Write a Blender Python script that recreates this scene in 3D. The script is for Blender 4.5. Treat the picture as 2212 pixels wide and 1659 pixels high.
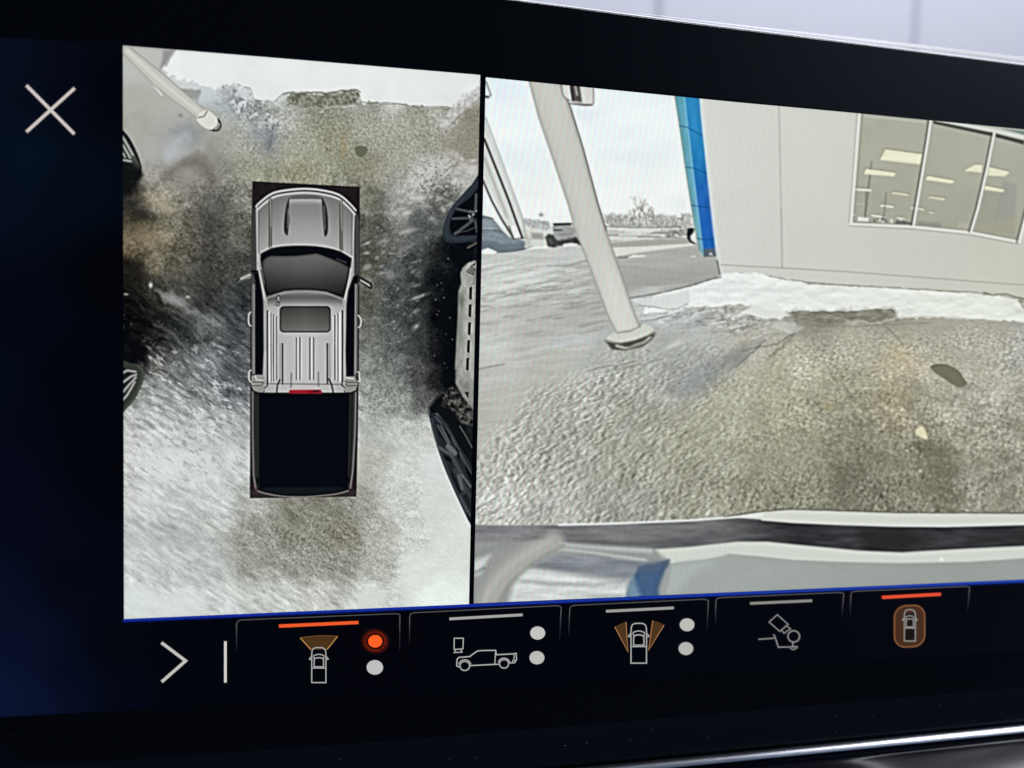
import bpy, math
import numpy as np
from mathutils import Matrix, Vector

# ------------------------------------------------------------------ scene, camera, light
for o in list(bpy.data.objects):
    bpy.data.objects.remove(o, do_unlink=True)
scene = bpy.context.scene
col = scene.collection

# Photograph measured on a 2212 x 1659 reading grid ("reading pixels"); the camera was solved from
# the two vanishing points of the rectangular display.
FPX = 1661.0
CX, CY = 1106.0, 829.5
DIST = 0.20                       # metres from lens to the display plane
V1 = np.array([8114.25, 117.28, FPX])
AX = V1 / np.linalg.norm(V1)
_vy = -(FPX * FPX + V1[0] * -800.0) / V1[1]
AD = np.array([-800.0, _vy, FPX]); AD /= np.linalg.norm(AD)
AN = np.cross(AX, AD)
CAMPOS = np.array([0.0, -DIST, 1.0])

cam_data = bpy.data.cameras.new('camera')
cam = bpy.data.objects.new('camera', cam_data)
col.objects.link(cam)
scene.camera = cam
cam_data.sensor_fit = 'HORIZONTAL'
cam_data.sensor_width = 9.8
cam_data.lens = 9.8 * FPX / 2212.0
cam_data.clip_start = 0.005
cam_data.clip_end = 100.0
def c2w(v):
    v = np.asarray(v, float)
    return np.array([v @ AX, v @ AN, -(v @ AD)])
_r, _u, _b = c2w((1, 0, 0)), c2w((0, -1, 0)), c2w((0, 0, -1))
cam.matrix_world = Matrix(((_r[0], _u[0], _b[0], CAMPOS[0]), (_r[1], _u[1], _b[1], CAMPOS[1]),
                           (_r[2], _u[2], _b[2], CAMPOS[2]), (0, 0, 0, 1)))
cam_data.dof.use_dof = True
cam_data.dof.focus_distance = 0.205
cam_data.dof.aperture_fstop = 2.0

world = bpy.data.worlds.new('World'); scene.world = world; world.use_nodes = True
_bg = world.node_tree.nodes['Background']
_bg.inputs['Color'].default_value = (0.30, 0.50, 1.0, 1); _bg.inputs['Strength'].default_value = 0.07

def area_lamp(name, loc, target, sx, sy, power, color):
    d = bpy.data.lights.new(name, 'AREA'); d.shape = 'RECTANGLE'; d.size = sx; d.size_y = sy
    d.energy = power; d.color = color
    o = bpy.data.objects.new(name, d); col.objects.link(o); o.location = loc
    o.rotation_euler = (Vector(target) - Vector(loc)).to_track_quat('-Z', 'Y').to_euler()
    return o
# daylight falling on the wall beyond the windscreen, daylight through the windscreen from above,
# and the side window behind the driver's shoulder
area_lamp('daylight_on_wall', (2.0, 0.9, 4.2), (2.0, 3.0, 2.2), 5.0, 1.6, 130, (0.88, 0.90, 1.0))
area_lamp('windscreen_daylight', (0.66, 0.25, 1.75), (0.51, 0.0, 0.9), 1.9, 0.45, 38.0, (0.90, 0.92, 1.0))
area_lamp('side_window_daylight', (1.15, -0.8, 1.65), (0.1, 0.0, 1.05), 1.1, 0.5, 0.5, (0.50, 0.70, 1.0))

vs = scene.view_settings
vs.view_transform = 'Standard'; vs.look = 'None'; vs.exposure = 0.0; vs.gamma = 1.0
vs.use_curve_mapping = False
scene.render.engine = 'CYCLES'
scene.cycles.use_denoising = True

# ------------------------------------------------------------------ pixel <-> place
def at(px, py, depth=0.0):
    """reading pixel -> point on the plane y = depth (the display plane is y = 0)"""
    px = np.asarray(px, float); py = np.asarray(py, float)
    d = np.stack([px - CX, py - CY, np.full(px.shape, FPX)], -1)
    w = np.stack([d @ AX, d @ AN, -(d @ AD)], -1)
    t = (depth - CAMPOS[1]) / w[..., 1]
    return CAMPOS + w * t[..., None]

class Pt(tuple):
    def __radd__(s, o): return o + [s]
    def __add__(s, o): return [s] + o
def zoomer(x0, y0, scale):
    k = 2212.0 / 4096.0
    def f(*pts):
        out = [((x0 + x / scale) * k, (y0 + y / scale) * k) for x, y in pts]
        return out if len(out) > 1 else Pt(out[0])
    return f

# ------------------------------------------------------------------ numpy noise and painter
_rng = np.random.RandomState(7)
_TAB = _rng.rand(512, 512)
def vnoise(x, y, seed=0):
    x = x + seed * 37.17; y = y + seed * 91.7
    xi = np.floor(x).astype(int); yi = np.floor(y).astype(int)
    fx = x - xi; fy = y - yi
    fx = fx * fx * (3 - 2 * fx); fy = fy * fy * (3 - 2 * fy)
    a = _TAB[yi % 512, xi % 512]; b = _TAB[yi % 512, (xi + 1) % 512]
    c = _TAB[(yi + 1) % 512, xi % 512]; d = _TAB[(yi + 1) % 512, (xi + 1) % 512]
    return (a * (1 - fx) + b * fx) * (1 - fy) + (c * (1 - fx) + d * fx) * fy
def fbm(x, y, octaves=4, seed=0, gain=0.55):
    s = 0.0; a = 1.0; n = 0.0
    for k in range(octaves):
        s = s + a * vnoise(x, y, seed + k * 3); n += a; a *= gain; x = x * 2.03; y = y * 2.03
    return s / n - 0.5
def cells(x, y, seed=0):
    """stone-like cells: distance to nearest and second nearest seed, and a random tone per cell"""
    xi = np.floor(x).astype(int); yi = np.floor(y).astype(int); f1 = np.full(x.shape, 9.0); f2 = f1.copy(); tone = np.zeros(x.shape)
    for dx in (-1, 0, 1):
        for dy in (-1, 0, 1):
            cx, cy = xi + dx + seed * 17, yi + dy + seed * 29
            d = np.hypot(xi + dx + _TAB[cy % 512, cx % 512] - x, yi + dy + _TAB[cx % 512, (cy + 101) % 512] - y)
            t = _TAB[(cy + 211) % 512, (cx + 57) % 512]; near = d < f1
            f2 = np.where(near, f1, np.minimum(f2, d)); tone = np.where(near, t, tone); f1 = np.where(near, d, f1)
    return f1, f2, tone
def rot(X, Y, ang, lx, ly):
    c, s = math.cos(math.radians(ang)), math.sin(math.radians(ang))
    return (X * c + Y * s) / lx, (-X * s + Y * c) / ly
def sstep(a, b, x):
    t = np.clip((x - a) / (b - a), 0, 1); return t * t * (3 - 2 * t)
def seg_dist(X, Y, a, b):
    dx, dy = b[0] - a[0], b[1] - a[1]; L = dx * dx + dy * dy + 1e-9
    t = np.clip(((X - a[0]) * dx + (Y - a[1]) * dy) / L, 0, 1)
    return np.hypot(X - a[0] - t * dx, Y - a[1] - t * dy), t
def smooth_pts(p, n=4, closed=False):
    """Catmull-Rom refinement of a list of points"""
    p = [np.array(q, float) for q in p]; out = []; m = len(p)
    rng = range(m if closed else m - 1)
    for i in rng:
        p0 = p[(i - 1) % m] if (closed or i > 0) else p[i]
        p1 = p[i]; p2 = p[(i + 1) % m]
        p3 = p[(i + 2) % m] if (closed or i + 2 < m) else p2
        for k in range(n):
            t = k / n
            out.append(tuple(0.5 * ((2 * p1) + (-p0 + p2) * t + (2 * p0 - 5 * p1 + 4 * p2 - p3) * t * t
                                    + (-p0 + 3 * p1 - 3 * p2 + p3) * t ** 3)))
    if not closed: out.append(tuple(p[-1]))
    return out
def ell(cx, cy, rx, ry, ang=0, n=28, a0=0, a1=360):
    c, s = math.cos(math.radians(ang)), math.sin(math.radians(ang)); out = []
    for k in range(n + (0 if a1 - a0 == 360 else 1)):
        a = math.radians(a0 + (a1 - a0) * k / n); x, y = rx * math.cos(a), ry * math.sin(a)
        out.append((cx + x * c - y * s, cy + x * s + y * c))
    return out
def rrect(x0, y0, x1, y1, r, n=5):
    out = []
    for cx, cy, a in ((x1 - r, y0 + r, -90), (x1 - r, y1 - r, 0), (x0 + r, y1 - r, 90), (x0 + r, y0 + r, 180)):
        for k in range(n + 1):
            t = math.radians(a + 90 * k / n); out.append((cx + r * math.cos(t), cy + r * math.sin(t)))
    return out

class Picture:
    """a patch of the display: a grid of vertices on the glass with one colour each"""
    def __init__(s, xl, xr, top, bot, nu, nv):
        u = np.linspace(0, 1, nu)[None, :]; v = np.linspace(0, 1, nv)[:, None]
        XL = xl[0] + (xl[1] - xl[0]) * v; XR = xr[0] + (xr[1] - xr[0]) * v
        X = XL + (XR - XL) * u
        t = np.interp(X, [p[0] for p in top], [p[1] for p in top])
        b = np.interp(X, [p[0] for p in bot], [p[1] for p in bot])
        s.X = X; s.Y = t + (b - t) * v
        s.C = np.zeros((nv, nu, 3)); s.I = np.zeros((nv, nu), int)
        s.x0 = s.X.min(0); s.x1 = s.X.max(0); s.y0 = s.Y.min(1); s.y1 = s.Y.max(1)
    def sl(s, xa, xb, ya, yb):
        c = np.where((s.x1 >= xa) & (s.x0 <= xb))[0]; r = np.where((s.y1 >= ya) & (s.y0 <= yb))[0]
        if len(c) == 0 or len(r) == 0: return None
        return (slice(r[0], r[-1] + 1), slice(c[0], c[-1] + 1))
    def _mix(s, q, a, c):
        c = np.asarray(c, float)
        s.C[q] = s.C[q] * (1 - a[..., None]) + c * a[..., None]
    def sdf(s, pts, q):
        X, Y = s.X[q], s.Y[q]; d = np.full(X.shape, 1e9); ins = np.zeros(X.shape, bool)
        n = len(pts)
        for i in range(n):
            a, b = pts[i], pts[(i + 1) % n]
            dd, _ = seg_dist(X, Y, a, b); d = np.minimum(d, dd)
            cond = (a[1] > Y) != (b[1] > Y)
            if b[1] != a[1]:
                xi = (b[0] - a[0]) * (Y - a[1]) / (b[1] - a[1]) + a[0]
                ins ^= cond & (X < xi)
        return np.where(ins, -d, d)
    def poly(s, pts, c, soft=2.0, alpha=1.0, idn=None, rough=0, rscale=8, seed=1):
        m = soft + rough + 2
        q = s.sl(min(p[0] for p in pts) - m, max(p[0] for p in pts) + m, min(p[1] for p in pts) - m, max(p[1] for p in pts) + m)
        if q is None: return
        d = s.sdf(pts, q)
        if rough: d = d + rough * 2 * fbm(s.X[q] / rscale, s.Y[q] / rscale, 3, seed)
        a = np.clip(0.5 - d / soft, 0, 1) * alpha
        if callable(c): c = c(s.X[q], s.Y[q], d)
        s._mix(q, a, c)
        if idn is not None: s.I[q][d < 0] = idn
    def mask(s, pts, idn):
        q = s.sl(min(p[0] for p in pts), max(p[0] for p in pts), min(p[1] for p in pts), max(p[1] for p in pts))
        if q is None: return
        s.I[q][s.sdf(pts, q) < 0] = idn
    def stroke(s, pts, w, c, soft=2.0, alpha=1.0, wob=0, seed=1):
        ws = w if isinstance(w, (list, tuple)) else [w] * len(pts)
        m = max(ws) / 2 + soft + wob + 2
        q = s.sl(min(p[0] for p in pts) - m, max(p[0] for p in pts) + m, min(p[1] for p in pts) - m, max(p[1] for p in pts) + m)
        if q is None: return
        X, Y = s.X[q], s.Y[q]; best = np.full(X.shape, 1e9)
        if wob:
            X = X + wob * 2 * fbm(s.X[q] / 14, s.Y[q] / 14, 2, seed); Y = Y + wob * 2 * fbm(s.X[q] / 14, s.Y[q] / 14, 2, seed + 5)
        for i in range(len(pts) - 1):
            d, t = seg_dist(X, Y, pts[i], pts[i + 1])
            best = np.minimum(best, d - (ws[i] + (ws[i + 1] - ws[i]) * t) / 2)
        a = np.clip(0.5 - best / soft, 0, 1) * alpha
        s._mix(q, a, c)
    def blob(s, cx, cy, rx, ry, c, alpha=1.0, ang=0, ns=0.0, seed=1):
        m = 2.2 * max(rx, ry); q = s.sl(cx - m, cx + m, cy - m, cy + m)
        if q is None: return
        x, y = rot(s.X[q] - cx, s.Y[q] - cy, ang, rx, ry); r2 = x * x + y * y
        if ns: r2 = r2 + ns * fbm(s.X[q] / 15, s.Y[q] / 15, 4, seed) * 2
        s._mix(q, np.clip(np.exp(-r2), 0, 1) * alpha, c)
    def field(s, pts, sig=34.0, step=5, power=2.2):
        P = np.array([p[:2] for p in pts], float); K = np.array([p[2] for p in pts], float)
        Xc, Yc = s.X[::step, ::step], s.Y[::step, ::step]
        num = np.zeros(Xc.shape + (3,)); den = np.zeros(Xc.shape)
        for (px, py), k in zip(P, K):
            w = 1.0 / ((Xc - px) ** 2 + (Yc - py) ** 2 + sig * sig) ** power; num += w[..., None] * k; den += w
        F = num / den[..., None]
        nv, nu = s.X.shape; r = np.arange(nv) / step; c = np.arange(nu) / step
        r = np.minimum(r, Xc.shape[0] - 1.001); c = np.minimum(c, Xc.shape[1] - 1.001)
        ri = r.astype(int); ci = c.astype(int); rf = (r - ri)[:, None, None]; cf = (c - ci)[None, :, None]
        ri1 = np.minimum(ri + 1, F.shape[0] - 1); ci1 = np.minimum(ci + 1, F.shape[1] - 1)
        return (F[ri][:, ci] * (1 - cf) + F[ri][:, ci1] * cf) * (1 - rf) + (F[ri1][:, ci] * (1 - cf) + F[ri1][:, ci1] * cf) * rf
    def blur(s, sig):
        n = int(3 * sig) + 1; t = np.arange(-n, n + 1); g = np.exp(-t * t / (2.0 * sig * sig)); g /= g.sum()
        B = np.pad(s.C, ((n, n), (n, n), (0, 0)), mode='edge')
        B = sum(g[i] * B[i:i + s.C.shape[0]] for i in range(2 * n + 1)); s.C[:] = sum(g[i] * B[:, i:i + s.C.shape[1]] for i in range(2 * n + 1))
    def sharpen(s, sig, k):
        n = int(3 * sig) + 1; t = np.arange(-n, n + 1); g = np.exp(-t * t / (2.0 * sig * sig)); g /= g.sum()
        B = np.pad(s.C, ((n, n), (n, n), (0, 0)), mode='edge')
        B = sum(g[i] * B[i:i + s.C.shape[0]] for i in range(2 * n + 1)); B = sum(g[i] * B[:, i:i + s.C.shape[1]] for i in range(2 * n + 1))
        s.C += k * (s.C - B).mean(-1, keepdims=True); s.C[:] = np.clip(s.C, 2, 246)
    def lin(s):
        c = np.clip(s.C, 0, 255) / 255.0
        return np.where(c <= 0.04045, c / 12.92, ((c + 0.055) / 1.055) ** 2.4)

# ------------------------------------------------------------------ materials
def mat_principled(name, color, rough, metallic=0.0, spec=0.5, coat=0.0, noise=0.0, nscale=40, bump=0.0):
    m = bpy.data.materials.new(name); m.use_nodes = True; nt = m.node_tree; b = nt.nodes['Principled BSDF']
    b.inputs['Base Color'].default_value = (*color, 1); b.inputs['Roughness'].default_value = rough
    b.inputs['Metallic'].default_value = metallic; b.inputs['Specular IOR Level'].default_value = spec
    b.inputs['Coat Weight'].default_value = coat
    tc = nt.nodes.new('ShaderNodeTexCoord'); nz = nt.nodes.new('ShaderNodeTexNoise')
    nz.inputs['Scale'].default_value = nscale; nz.inputs['Detail'].default_value = 5
    nt.links.new(tc.outputs['Object'], nz.inputs['Vector'])
    if noise:
        mp = nt.nodes.new('ShaderNodeMapRange')
        mp.inputs['To Min'].default_value = max(0, rough - noise); mp.inputs['To Max'].default_value = rough + noise
        nt.links.new(nz.outputs['Fac'], mp.inputs['Value']); nt.links.new(mp.outputs['Result'], b.inputs['Roughness'])
    if bump:
        bp = nt.nodes.new('ShaderNodeBump'); bp.inputs['Strength'].default_value = bump; bp.inputs['Distance'].default_value = 0.001
        nt.links.new(nz.outputs['Fac'], bp.inputs['Height']); nt.links.new(bp.outputs['Normal'], b.inputs['Normal'])
    return m

def mat_display(name):
    """lit display pixels under glass: colour comes from the mesh attribute 'picture' and is given off as light"""
    m = bpy.data.materials.new(name); m.use_nodes = True; nt = m.node_tree; b = nt.nodes['Principled BSDF']
    b.inputs['Base Color'].default_value = (0.002, 0.002, 0.003, 1); b.inputs['Roughness'].default_value = 0.22
    b.inputs['Specular IOR Level'].default_value = 0.25
    at_ = nt.nodes.new('ShaderNodeAttribute'); at_.attribute_name = 'picture'
    nt.links.new(at_.outputs['Color'], b.inputs['Emission Color']); b.inputs['Emission Strength'].default_value = 1.0
    return m

M_DISPLAY = mat_display('display_pixels')
M_GLASS = mat_principled('black_cover_glass', (0.002, 0.0025, 0.004), 0.38, spec=0.5, noise=0.03, nscale=60)
M_HOUSING = mat_principled('gloss_black_housing', (0.010, 0.010, 0.012), 0.35, spec=0.12, noise=0.05, nscale=80)
M_FASCIA = mat_principled('piano_black_fascia', (0.016, 0.017, 0.022), 0.16, spec=0.5, noise=0.04, nscale=50)
M_CHROME = mat_principled('satin_chrome', (0.80, 0.81, 0.85), 0.3, metallic=1.0, noise=0.05, nscale=120)
M_LOWER = mat_principled('dark_grey_gloss_trim', (0.018, 0.016, 0.023), 0.14, spec=0.2, noise=0.03, nscale=30)
M_EDGE_HIGHLIGHT = mat_principled('edge_highlight_grey', (0.035, 0.036, 0.04), 0.5, metallic=0.0, spec=0.12, noise=0.05, nscale=100)  # for the added strip that imitates the shell's edge highlight
M_WALL = mat_principled('white_wall_panel', (0.74, 0.75, 0.80), 0.7, noise=0.05, nscale=3, bump=0.1)
M_JOINT = mat_principled('grey_wall_joint', (0.56, 0.57, 0.62), 0.7, nscale=5)
M_DUST = mat_principled('pale_dust', (0.7, 0.7, 0.7), 0.9)
M_DASH = mat_principled('dark_soft_touch_plastic', (0.012, 0.012, 0.015), 0.6, nscale=300, bump=0.3)

# ------------------------------------------------------------------ object helpers
def tag(o, label=None, cat=None, group=None, kind=None):
    if label: o['label'] = label
    if cat: o['category'] = cat
    if group: o['group'] = group
    if kind: o['kind'] = kind
    return o
def empty(name, loc=(0, 0, 0), parent=None):
    o = bpy.data.objects.new(name, None); col.objects.link(o); o.location = loc; o.empty_display_size = 0.02
    if parent: o.parent = parent
    return o
def link_mesh(name, me, mat, parent=None):
    me.materials.append(mat); o = bpy.data.objects.new(name, me); col.objects.link(o)
    if parent:
        o.parent = parent; o.matrix_parent_inverse = world_of(parent).inverted()
    return o
def world_of(o):
    m = Matrix.Translation(o.location)
    return m if o.parent is None else world_of(o.parent) @ o.matrix_parent_inverse @ m
def quads_mesh(name, V, F, colors=None):
    me = bpy.data.meshes.new(name)
    V = np.asarray(V, np.float32); F = np.asarray(F, np.int32); k = F.shape[1]
    me.vertices.add(len(V)); me.vertices.foreach_set('co', V.ravel())
    me.loops.add(F.size); me.loops.foreach_set('vertex_index', F.ravel())
    me.polygons.add(len(F)); me.polygons.foreach_set('loop_start', np.arange(0, F.size, k, dtype=np.int32))
    me.update(calc_edges=True)
    if colors is not None:
        a = me.color_attributes.new('picture', 'FLOAT_COLOR', 'POINT')
        c = np.ones((len(V), 4), np.float32); c[:, :3] = colors; a.data.foreach_set('color', c.ravel())
    return me
def picture_object(pic, name, parent, depth, subs, label=None):
    """cuts a painted patch into one part (id 0) and its sub-parts (other ids)"""
    nv, nu = pic.X.shape; P = at(pic.X, pic.Y, depth).reshape(-1, 3); C = pic.lin().reshape(-1, 3)
    idx = np.arange(nv * nu).reshape(nv, nu)
    F = np.stack([idx[:-1, :-1], idx[1:, :-1], idx[1:, 1:], idx[:-1, 1:]], -1).reshape(-1, 4)
    fid = pic.I[:-1, :-1].reshape(-1)
    def piece(nm, i, par):
        f = F[fid == i]
        if len(f) == 0: return None
        used, inv = np.unique(f, return_inverse=True)
        return link_mesh(nm, quads_mesh(nm, P[used], inv.reshape(-1, 4), C[used]), M_DISPLAY, par)
    root = piece(name, 0, parent)
    if label: root['label'] = label
    for i, nm, lb in subs:
        o = piece(nm, i, root)
        if o and lb: o['label'] = lb
    return root
# ------------------------------------------------------------------ the overhead picture (left half of the display)
Z1 = zoomer(400, 100, 1.3825); Z2 = zoomer(400, 1200, 1.27625)
ZA = zoomer(900, 700, 2.3692); ZB = zoomer(900, 1350, 2.3692)
W3 = zoomer(1700, 700, 1.659); W4 = zoomer(1680, 1500, 2.37); W5 = zoomer(480, 480, 1.36)

def paint_overhead():
    p = Picture((265.5, 268.0), (1037.5, 1013.0), [(266, 98.5), (606, 126), (1038, 162)], [(268, 1337), (1014, 1305)], 560, 900)
    X, Y = p.X, p.Y; ALL = (slice(None), slice(None))
    pts = [(280,130,(190,190,185)),(330,130,(190,188,186)),(400,140,(225,226,230)),(480,150,(224,226,228)),
      (600,160,(224,227,225)),(760,170,(224,228,224)),(900,180,(224,228,222)),(1000,185,(216,219,213)),
      (290,220,(175,175,168)),(350,230,(178,176,170)),(400,180,(205,208,212)),(450,200,(202,207,214)),(520,190,(205,209,212)),
      (580,195,(210,214,214)),(700,190,(220,222,218)),(850,200,(212,214,208)),(950,200,(218,220,215)),(1000,220,(190,188,178)),
      (290,270,(172,168,160)),(380,300,(165,165,165)),(470,240,(165,165,160)),(500,220,(155,160,166)),(550,250,(150,152,150)),
      (600,260,(160,160,152)),(700,250,(135,135,118)),(800,250,(150,150,138)),(900,240,(150,148,136)),(980,260,(150,146,136)),(1020,260,(125,118,104)),
      (330,330,(175,172,168)),(380,330,(176,178,181)),(430,320,(170,170,165)),(500,310,(155,152,142)),(580,300,(140,140,135)),
      (650,320,(150,148,132)),(720,300,(135,132,112)),(850,310,(150,148,135)),(930,310,(145,142,130)),(1010,320,(132,125,112)),
      (340,370,(160,155,150)),(400,350,(130,125,118)),(440,330,(142,137,132)),(480,360,(135,132,122)),(550,370,(140,138,120)),
      (650,375,(142,138,115)),(800,370,(128,125,108)),(870,350,(150,146,135)),(930,360,(172,170,167)),(1000,370,(165,160,155)),
      (290,430,(40,38,32)),(340,420,(150,142,125)),(400,400,(125,120,110)),(430,390,(140,136,128)),(480,430,(92,89,82)),
      (530,430,(108,106,96)),(800,430,(110,108,95)),(860,430,(150,148,145)),(900,410,(152,150,147)),(960,430,(85,87,83)),
      (290,480,(72,65,50)),(280,520,(118,103,80)),(340,500,(118,110,90)),(400,490,(92,87,75)),(450,500,(60,57,51)),(520,500,(82,81,73)),
      (800,500,(85,84,76)),(860,510,(108,108,106)),(920,500,(80,84,84)),(950,540,(35,36,36)),
      (280,590,(36,31,22)),(330,570,(108,100,80)),(380,560,(88,84,70)),(450,580,(58,56,50)),(510,570,(58,60,54)),
      (800,570,(82,79,67)),(850,590,(82,85,85)),(900,580,(58,62,60)),(950,600,(12,14,16)),
      (280,640,(16,15,12)),(330,630,(48,46,39)),(390,650,(78,78,74)),(450,640,(50,51,49)),(510,650,(54,56,58)),
      (800,650,(92,92,80)),(850,660,(72,77,77)),(900,680,(55,57,57)),(950,680,(8,9,11)),
      (285,710,(8,8,7)),(330,700,(20,20,17)),(390,720,(44,46,47)),(450,710,(82,85,87)),(510,700,(66,70,74)),
      (800,720,(102,103,95)),(850,720,(85,89,87)),(900,740,(56,60,60)),(950,760,(12,13,15)),
      (290,760,(12,11,10)),(330,790,(75,74,70)),(380,800,(110,112,112)),(450,790,(105,110,114)),(510,800,(80,85,92)),
      (800,790,(130,132,128)),(850,800,(115,118,115)),(900,800,(72,73,71)),(950,820,(28,28,28)),
      (340,830,(150,152,150)),(400,850,(142,144,144)),(450,870,(138,141,143)),(510,860,(115,118,122)),(800,860,(150,154,150)),
      (860,860,(140,142,138)),(910,860,(92,93,91)),(290,930,(182,182,182)),(360,930,(188,191,193)),(440,930,(178,181,181)),
      (510,920,(162,164,166)),(800,930,(167,168,164)),(870,930,(184,186,184)),(920,930,(184,184,182)),
      (290,1000,(194,194,194)),(360,1000,(199,202,204)),(440,1010,(196,199,200)),(510,1000,(188,191,193)),(800,1000,(167,167,157)),
      (870,1010,(194,196,194)),(940,1010,(199,201,200)),(290,1080,(192,192,192)),(380,1090,(184,186,188)),(460,1090,(188,191,193)),
      (540,1090,(165,166,160)),(620,1090,(136,133,122)),(700,1090,(134,131,118)),(780,1090,(150,148,140)),(860,1090,(188,189,185)),
      (940,1090,(199,200,198)),(1000,1150,(204,206,204)),(290,1150,(174,176,176)),(370,1150,(168,169,171)),(450,1140,(167,168,166)),
      (540,1150,(146,144,136)),(640,1150,(132,129,117)),(740,1150,(132,128,114)),(820,1150,(165,164,155)),(900,1160,(194,196,192)),
      (980,1180,(203,206,202)),(290,1220,(189,191,191)),(380,1230,(182,184,186)),(460,1220,(172,174,174)),(540,1220,(150,149,142)),
      (640,1220,(148,146,139)),(740,1220,(142,140,131)),(820,1230,(165,165,158)),(900,1240,(204,208,204)),(290,1310,(200,205,203)),
      (400,1300,(200,203,203)),(500,1300,(190,193,191)),(600,1290,(184,186,182)),(700,1290,(178,179,173)),(800,1290,(198,202,198)),(950,1290,(218,226,222))]
    # wobble the lookup a little so colour patches get ragged borders
    wx, wy = 26 * fbm(X / 40, Y / 40, 4, 11), 26 * fbm(X / 40, Y / 40, 4, 21)
    Xo, Yo = p.X, p.Y; p.X, p.Y = X + wx, Y + wy
    p.C[:] = p.field(pts, sig=16); p.X, p.Y = Xo, Yo
    lum = p.C.mean(-1, keepdims=True); p.C[:] = lum + 0.85 * (p.C - lum); p.C *= np.array([0.985, 1.0, 0.985])
    p.C += (14 * sstep(230, 270, Y) * sstep(460, 380, Y) * sstep(430, 520, X) + 14 * sstep(390, 430, Y) * sstep(640, 560, Y) * sstep(560, 520, X) * sstep(270, 330, X))[..., None]
    p.C += (16 * sstep(860, 960, Y) * sstep(120, 170, p.C.mean(-1)))[..., None]
    lum = p.C.mean(-1)
    # fine gravel grain, stronger in the grey middle band; swirling wide-angle streaks in the snow
    up = sstep(430, 300, Y) * sstep(190, 250, Y)
    mid = sstep(330, 420, Y) * sstep(980, 840, Y)
    low = sstep(800, 900, Y)
    rs = np.random.RandomState(5); salt = rs.rand(*X.shape) - 0.5
    grain = 0.9 * (vnoise(X / 2.9, Y / 2.9, 31) - 0.5) * (0.6 + vnoise(X / 9, Y / 9, 32)) + 0.12 * salt
    grain2 = fbm(X / 6, Y / 6, 4, 35, 0.7)
    big = fbm(X / 24 + 1.2 * fbm(X / 30, Y / 30, 2, 43), Y / 24 + 1.2 * fbm(X / 30, Y / 30, 2, 45), 6, 41, 0.68)
    wA = 34 * fbm(X / 80, Y / 80, 2, 47); wB = 34 * fbm(X / 80, Y / 80, 2, 49)
    a, b = rot(X + wA, Y + wB, 36, 20, 8); str1 = fbm(a, b, 5, 51, 0.62)
    a, b = rot(X + wB, Y + wA, 12, 18, 9); str2 = fbm(a, b, 4, 57, 0.62)
    rightside = sstep(760, 800, X)
    leftside = 1 - rightside
    under = np.exp(-(((X - 670) / 190) ** 2 + ((Y - 1160) / 110) ** 2))
    vary = 0.5 + 1.1 * np.clip(fbm(X / 90, Y / 70, 3, 53) + 0.45, 0, 1)
    a, b = rot(X + wA * .7, Y + wB * .7, 34, 26, 7); smear = fbm(a, b, 5, 59, 0.6)
    lmid = mid * leftside * sstep(560, 660, Y); rmid = mid * rightside
    d = up * (46 * grain * sstep(430, 560, X) + 16 * big + 26 * grain2 * sstep(430, 500, X))
    d = d + (mid - 0.75 * lmid - 0.35 * rmid) * (40 * grain + 100 * big + 84 * grain2) + lmid * (120 * smear + 40 * big + 12 * grain) + rmid * 26 * big
    d = d + low * leftside * (40 * str1 * vary + 62 * smear * vary + 20 * big + 6 * grain) + low * rightside * (42 * str2 * vary + 20 * grain2 + 12 * grain + 20 * smear)
    d = d + under * (46 * grain + 30 * grain2)
    d = d * np.where(lum > 210, 0.35, 1.0) * (0.32 + np.clip(lum, 0, 130) / 190.0)
    p.C += d[..., None]
    # white ice flecks through the dark wet ground
    fl = sstep(0.14, 0.3, fbm(X / 9, Y / 7, 4, 61, 0.65)) * mid * sstep(-0.02, 0.2, fbm(X / 60, Y / 60, 2, 63) + 0.04)
    p._mix(ALL, fl * 0.45 * rightside + fl * 0.2 * leftside, (178, 179, 172))
    fl = sstep(0.30, 0.36, fbm(X / 5, Y / 5, 2, 66)) * mid * leftside * sstep(600, 700, Y)
    p._mix(ALL, fl * 0.25, (195, 195, 190))
    a, b = rot(X + wA * .6, Y + wB * .6, 33, 17, 6)
    s3 = sstep(0.02, 0.24, fbm(a, b, 5, 71, 0.66)) * sstep(690, 800, Y) * sstep(1000, 860, Y) * leftside * sstep(-0.25, 0.15, fbm(X / 70, Y / 50, 2, 73))
    p._mix(ALL, s3 * 0.75, (224, 226, 226))
    s4 = sstep(0.06, 0.26, fbm(a, b, 4, 78, 0.62)) * sstep(780, 860, Y) * sstep(1150, 940, Y) * leftside
    p._mix(ALL, s4 * 0.5, (128, 131, 136))
    # scattered bright clods low on the left
    s5 = sstep(0.16, 0.3, fbm(a * 1.2, b * 1.2, 4, 79, 0.66)) * sstep(950, 1000, Y) * np.exp(-((X - 330) / 90) ** 2 - ((Y - 1030) / 90) ** 2)
    p._mix(ALL, s5 * 0.9, (236, 237, 236))

    # named marks on the ground
    ZT = zoomer(440, 150, 1.3825); ZR = zoomer(1240, 150, 1.3825)
    p.poly(ZT((340,520),(440,470),(500,520),(480,580),(430,600)), (132, 136, 140), 22, .6, rough=5)
    p.stroke(ZT((420,545),(360,590),(320,660)), 18, (188, 192, 197), 18, .55, 5, 3); p.stroke(ZT((440,560),(420,640)), 14, (172, 176, 178), 14, .5, 5, 4)
    p.poly(ZT((250,800),(330,720),(420,680),(480,640),(540,690),(600,790),(540,800),(500,730),(430,715),(370,745),(330,800)), (100, 93, 85), 22, .6, rough=10, rscale=16)
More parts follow.
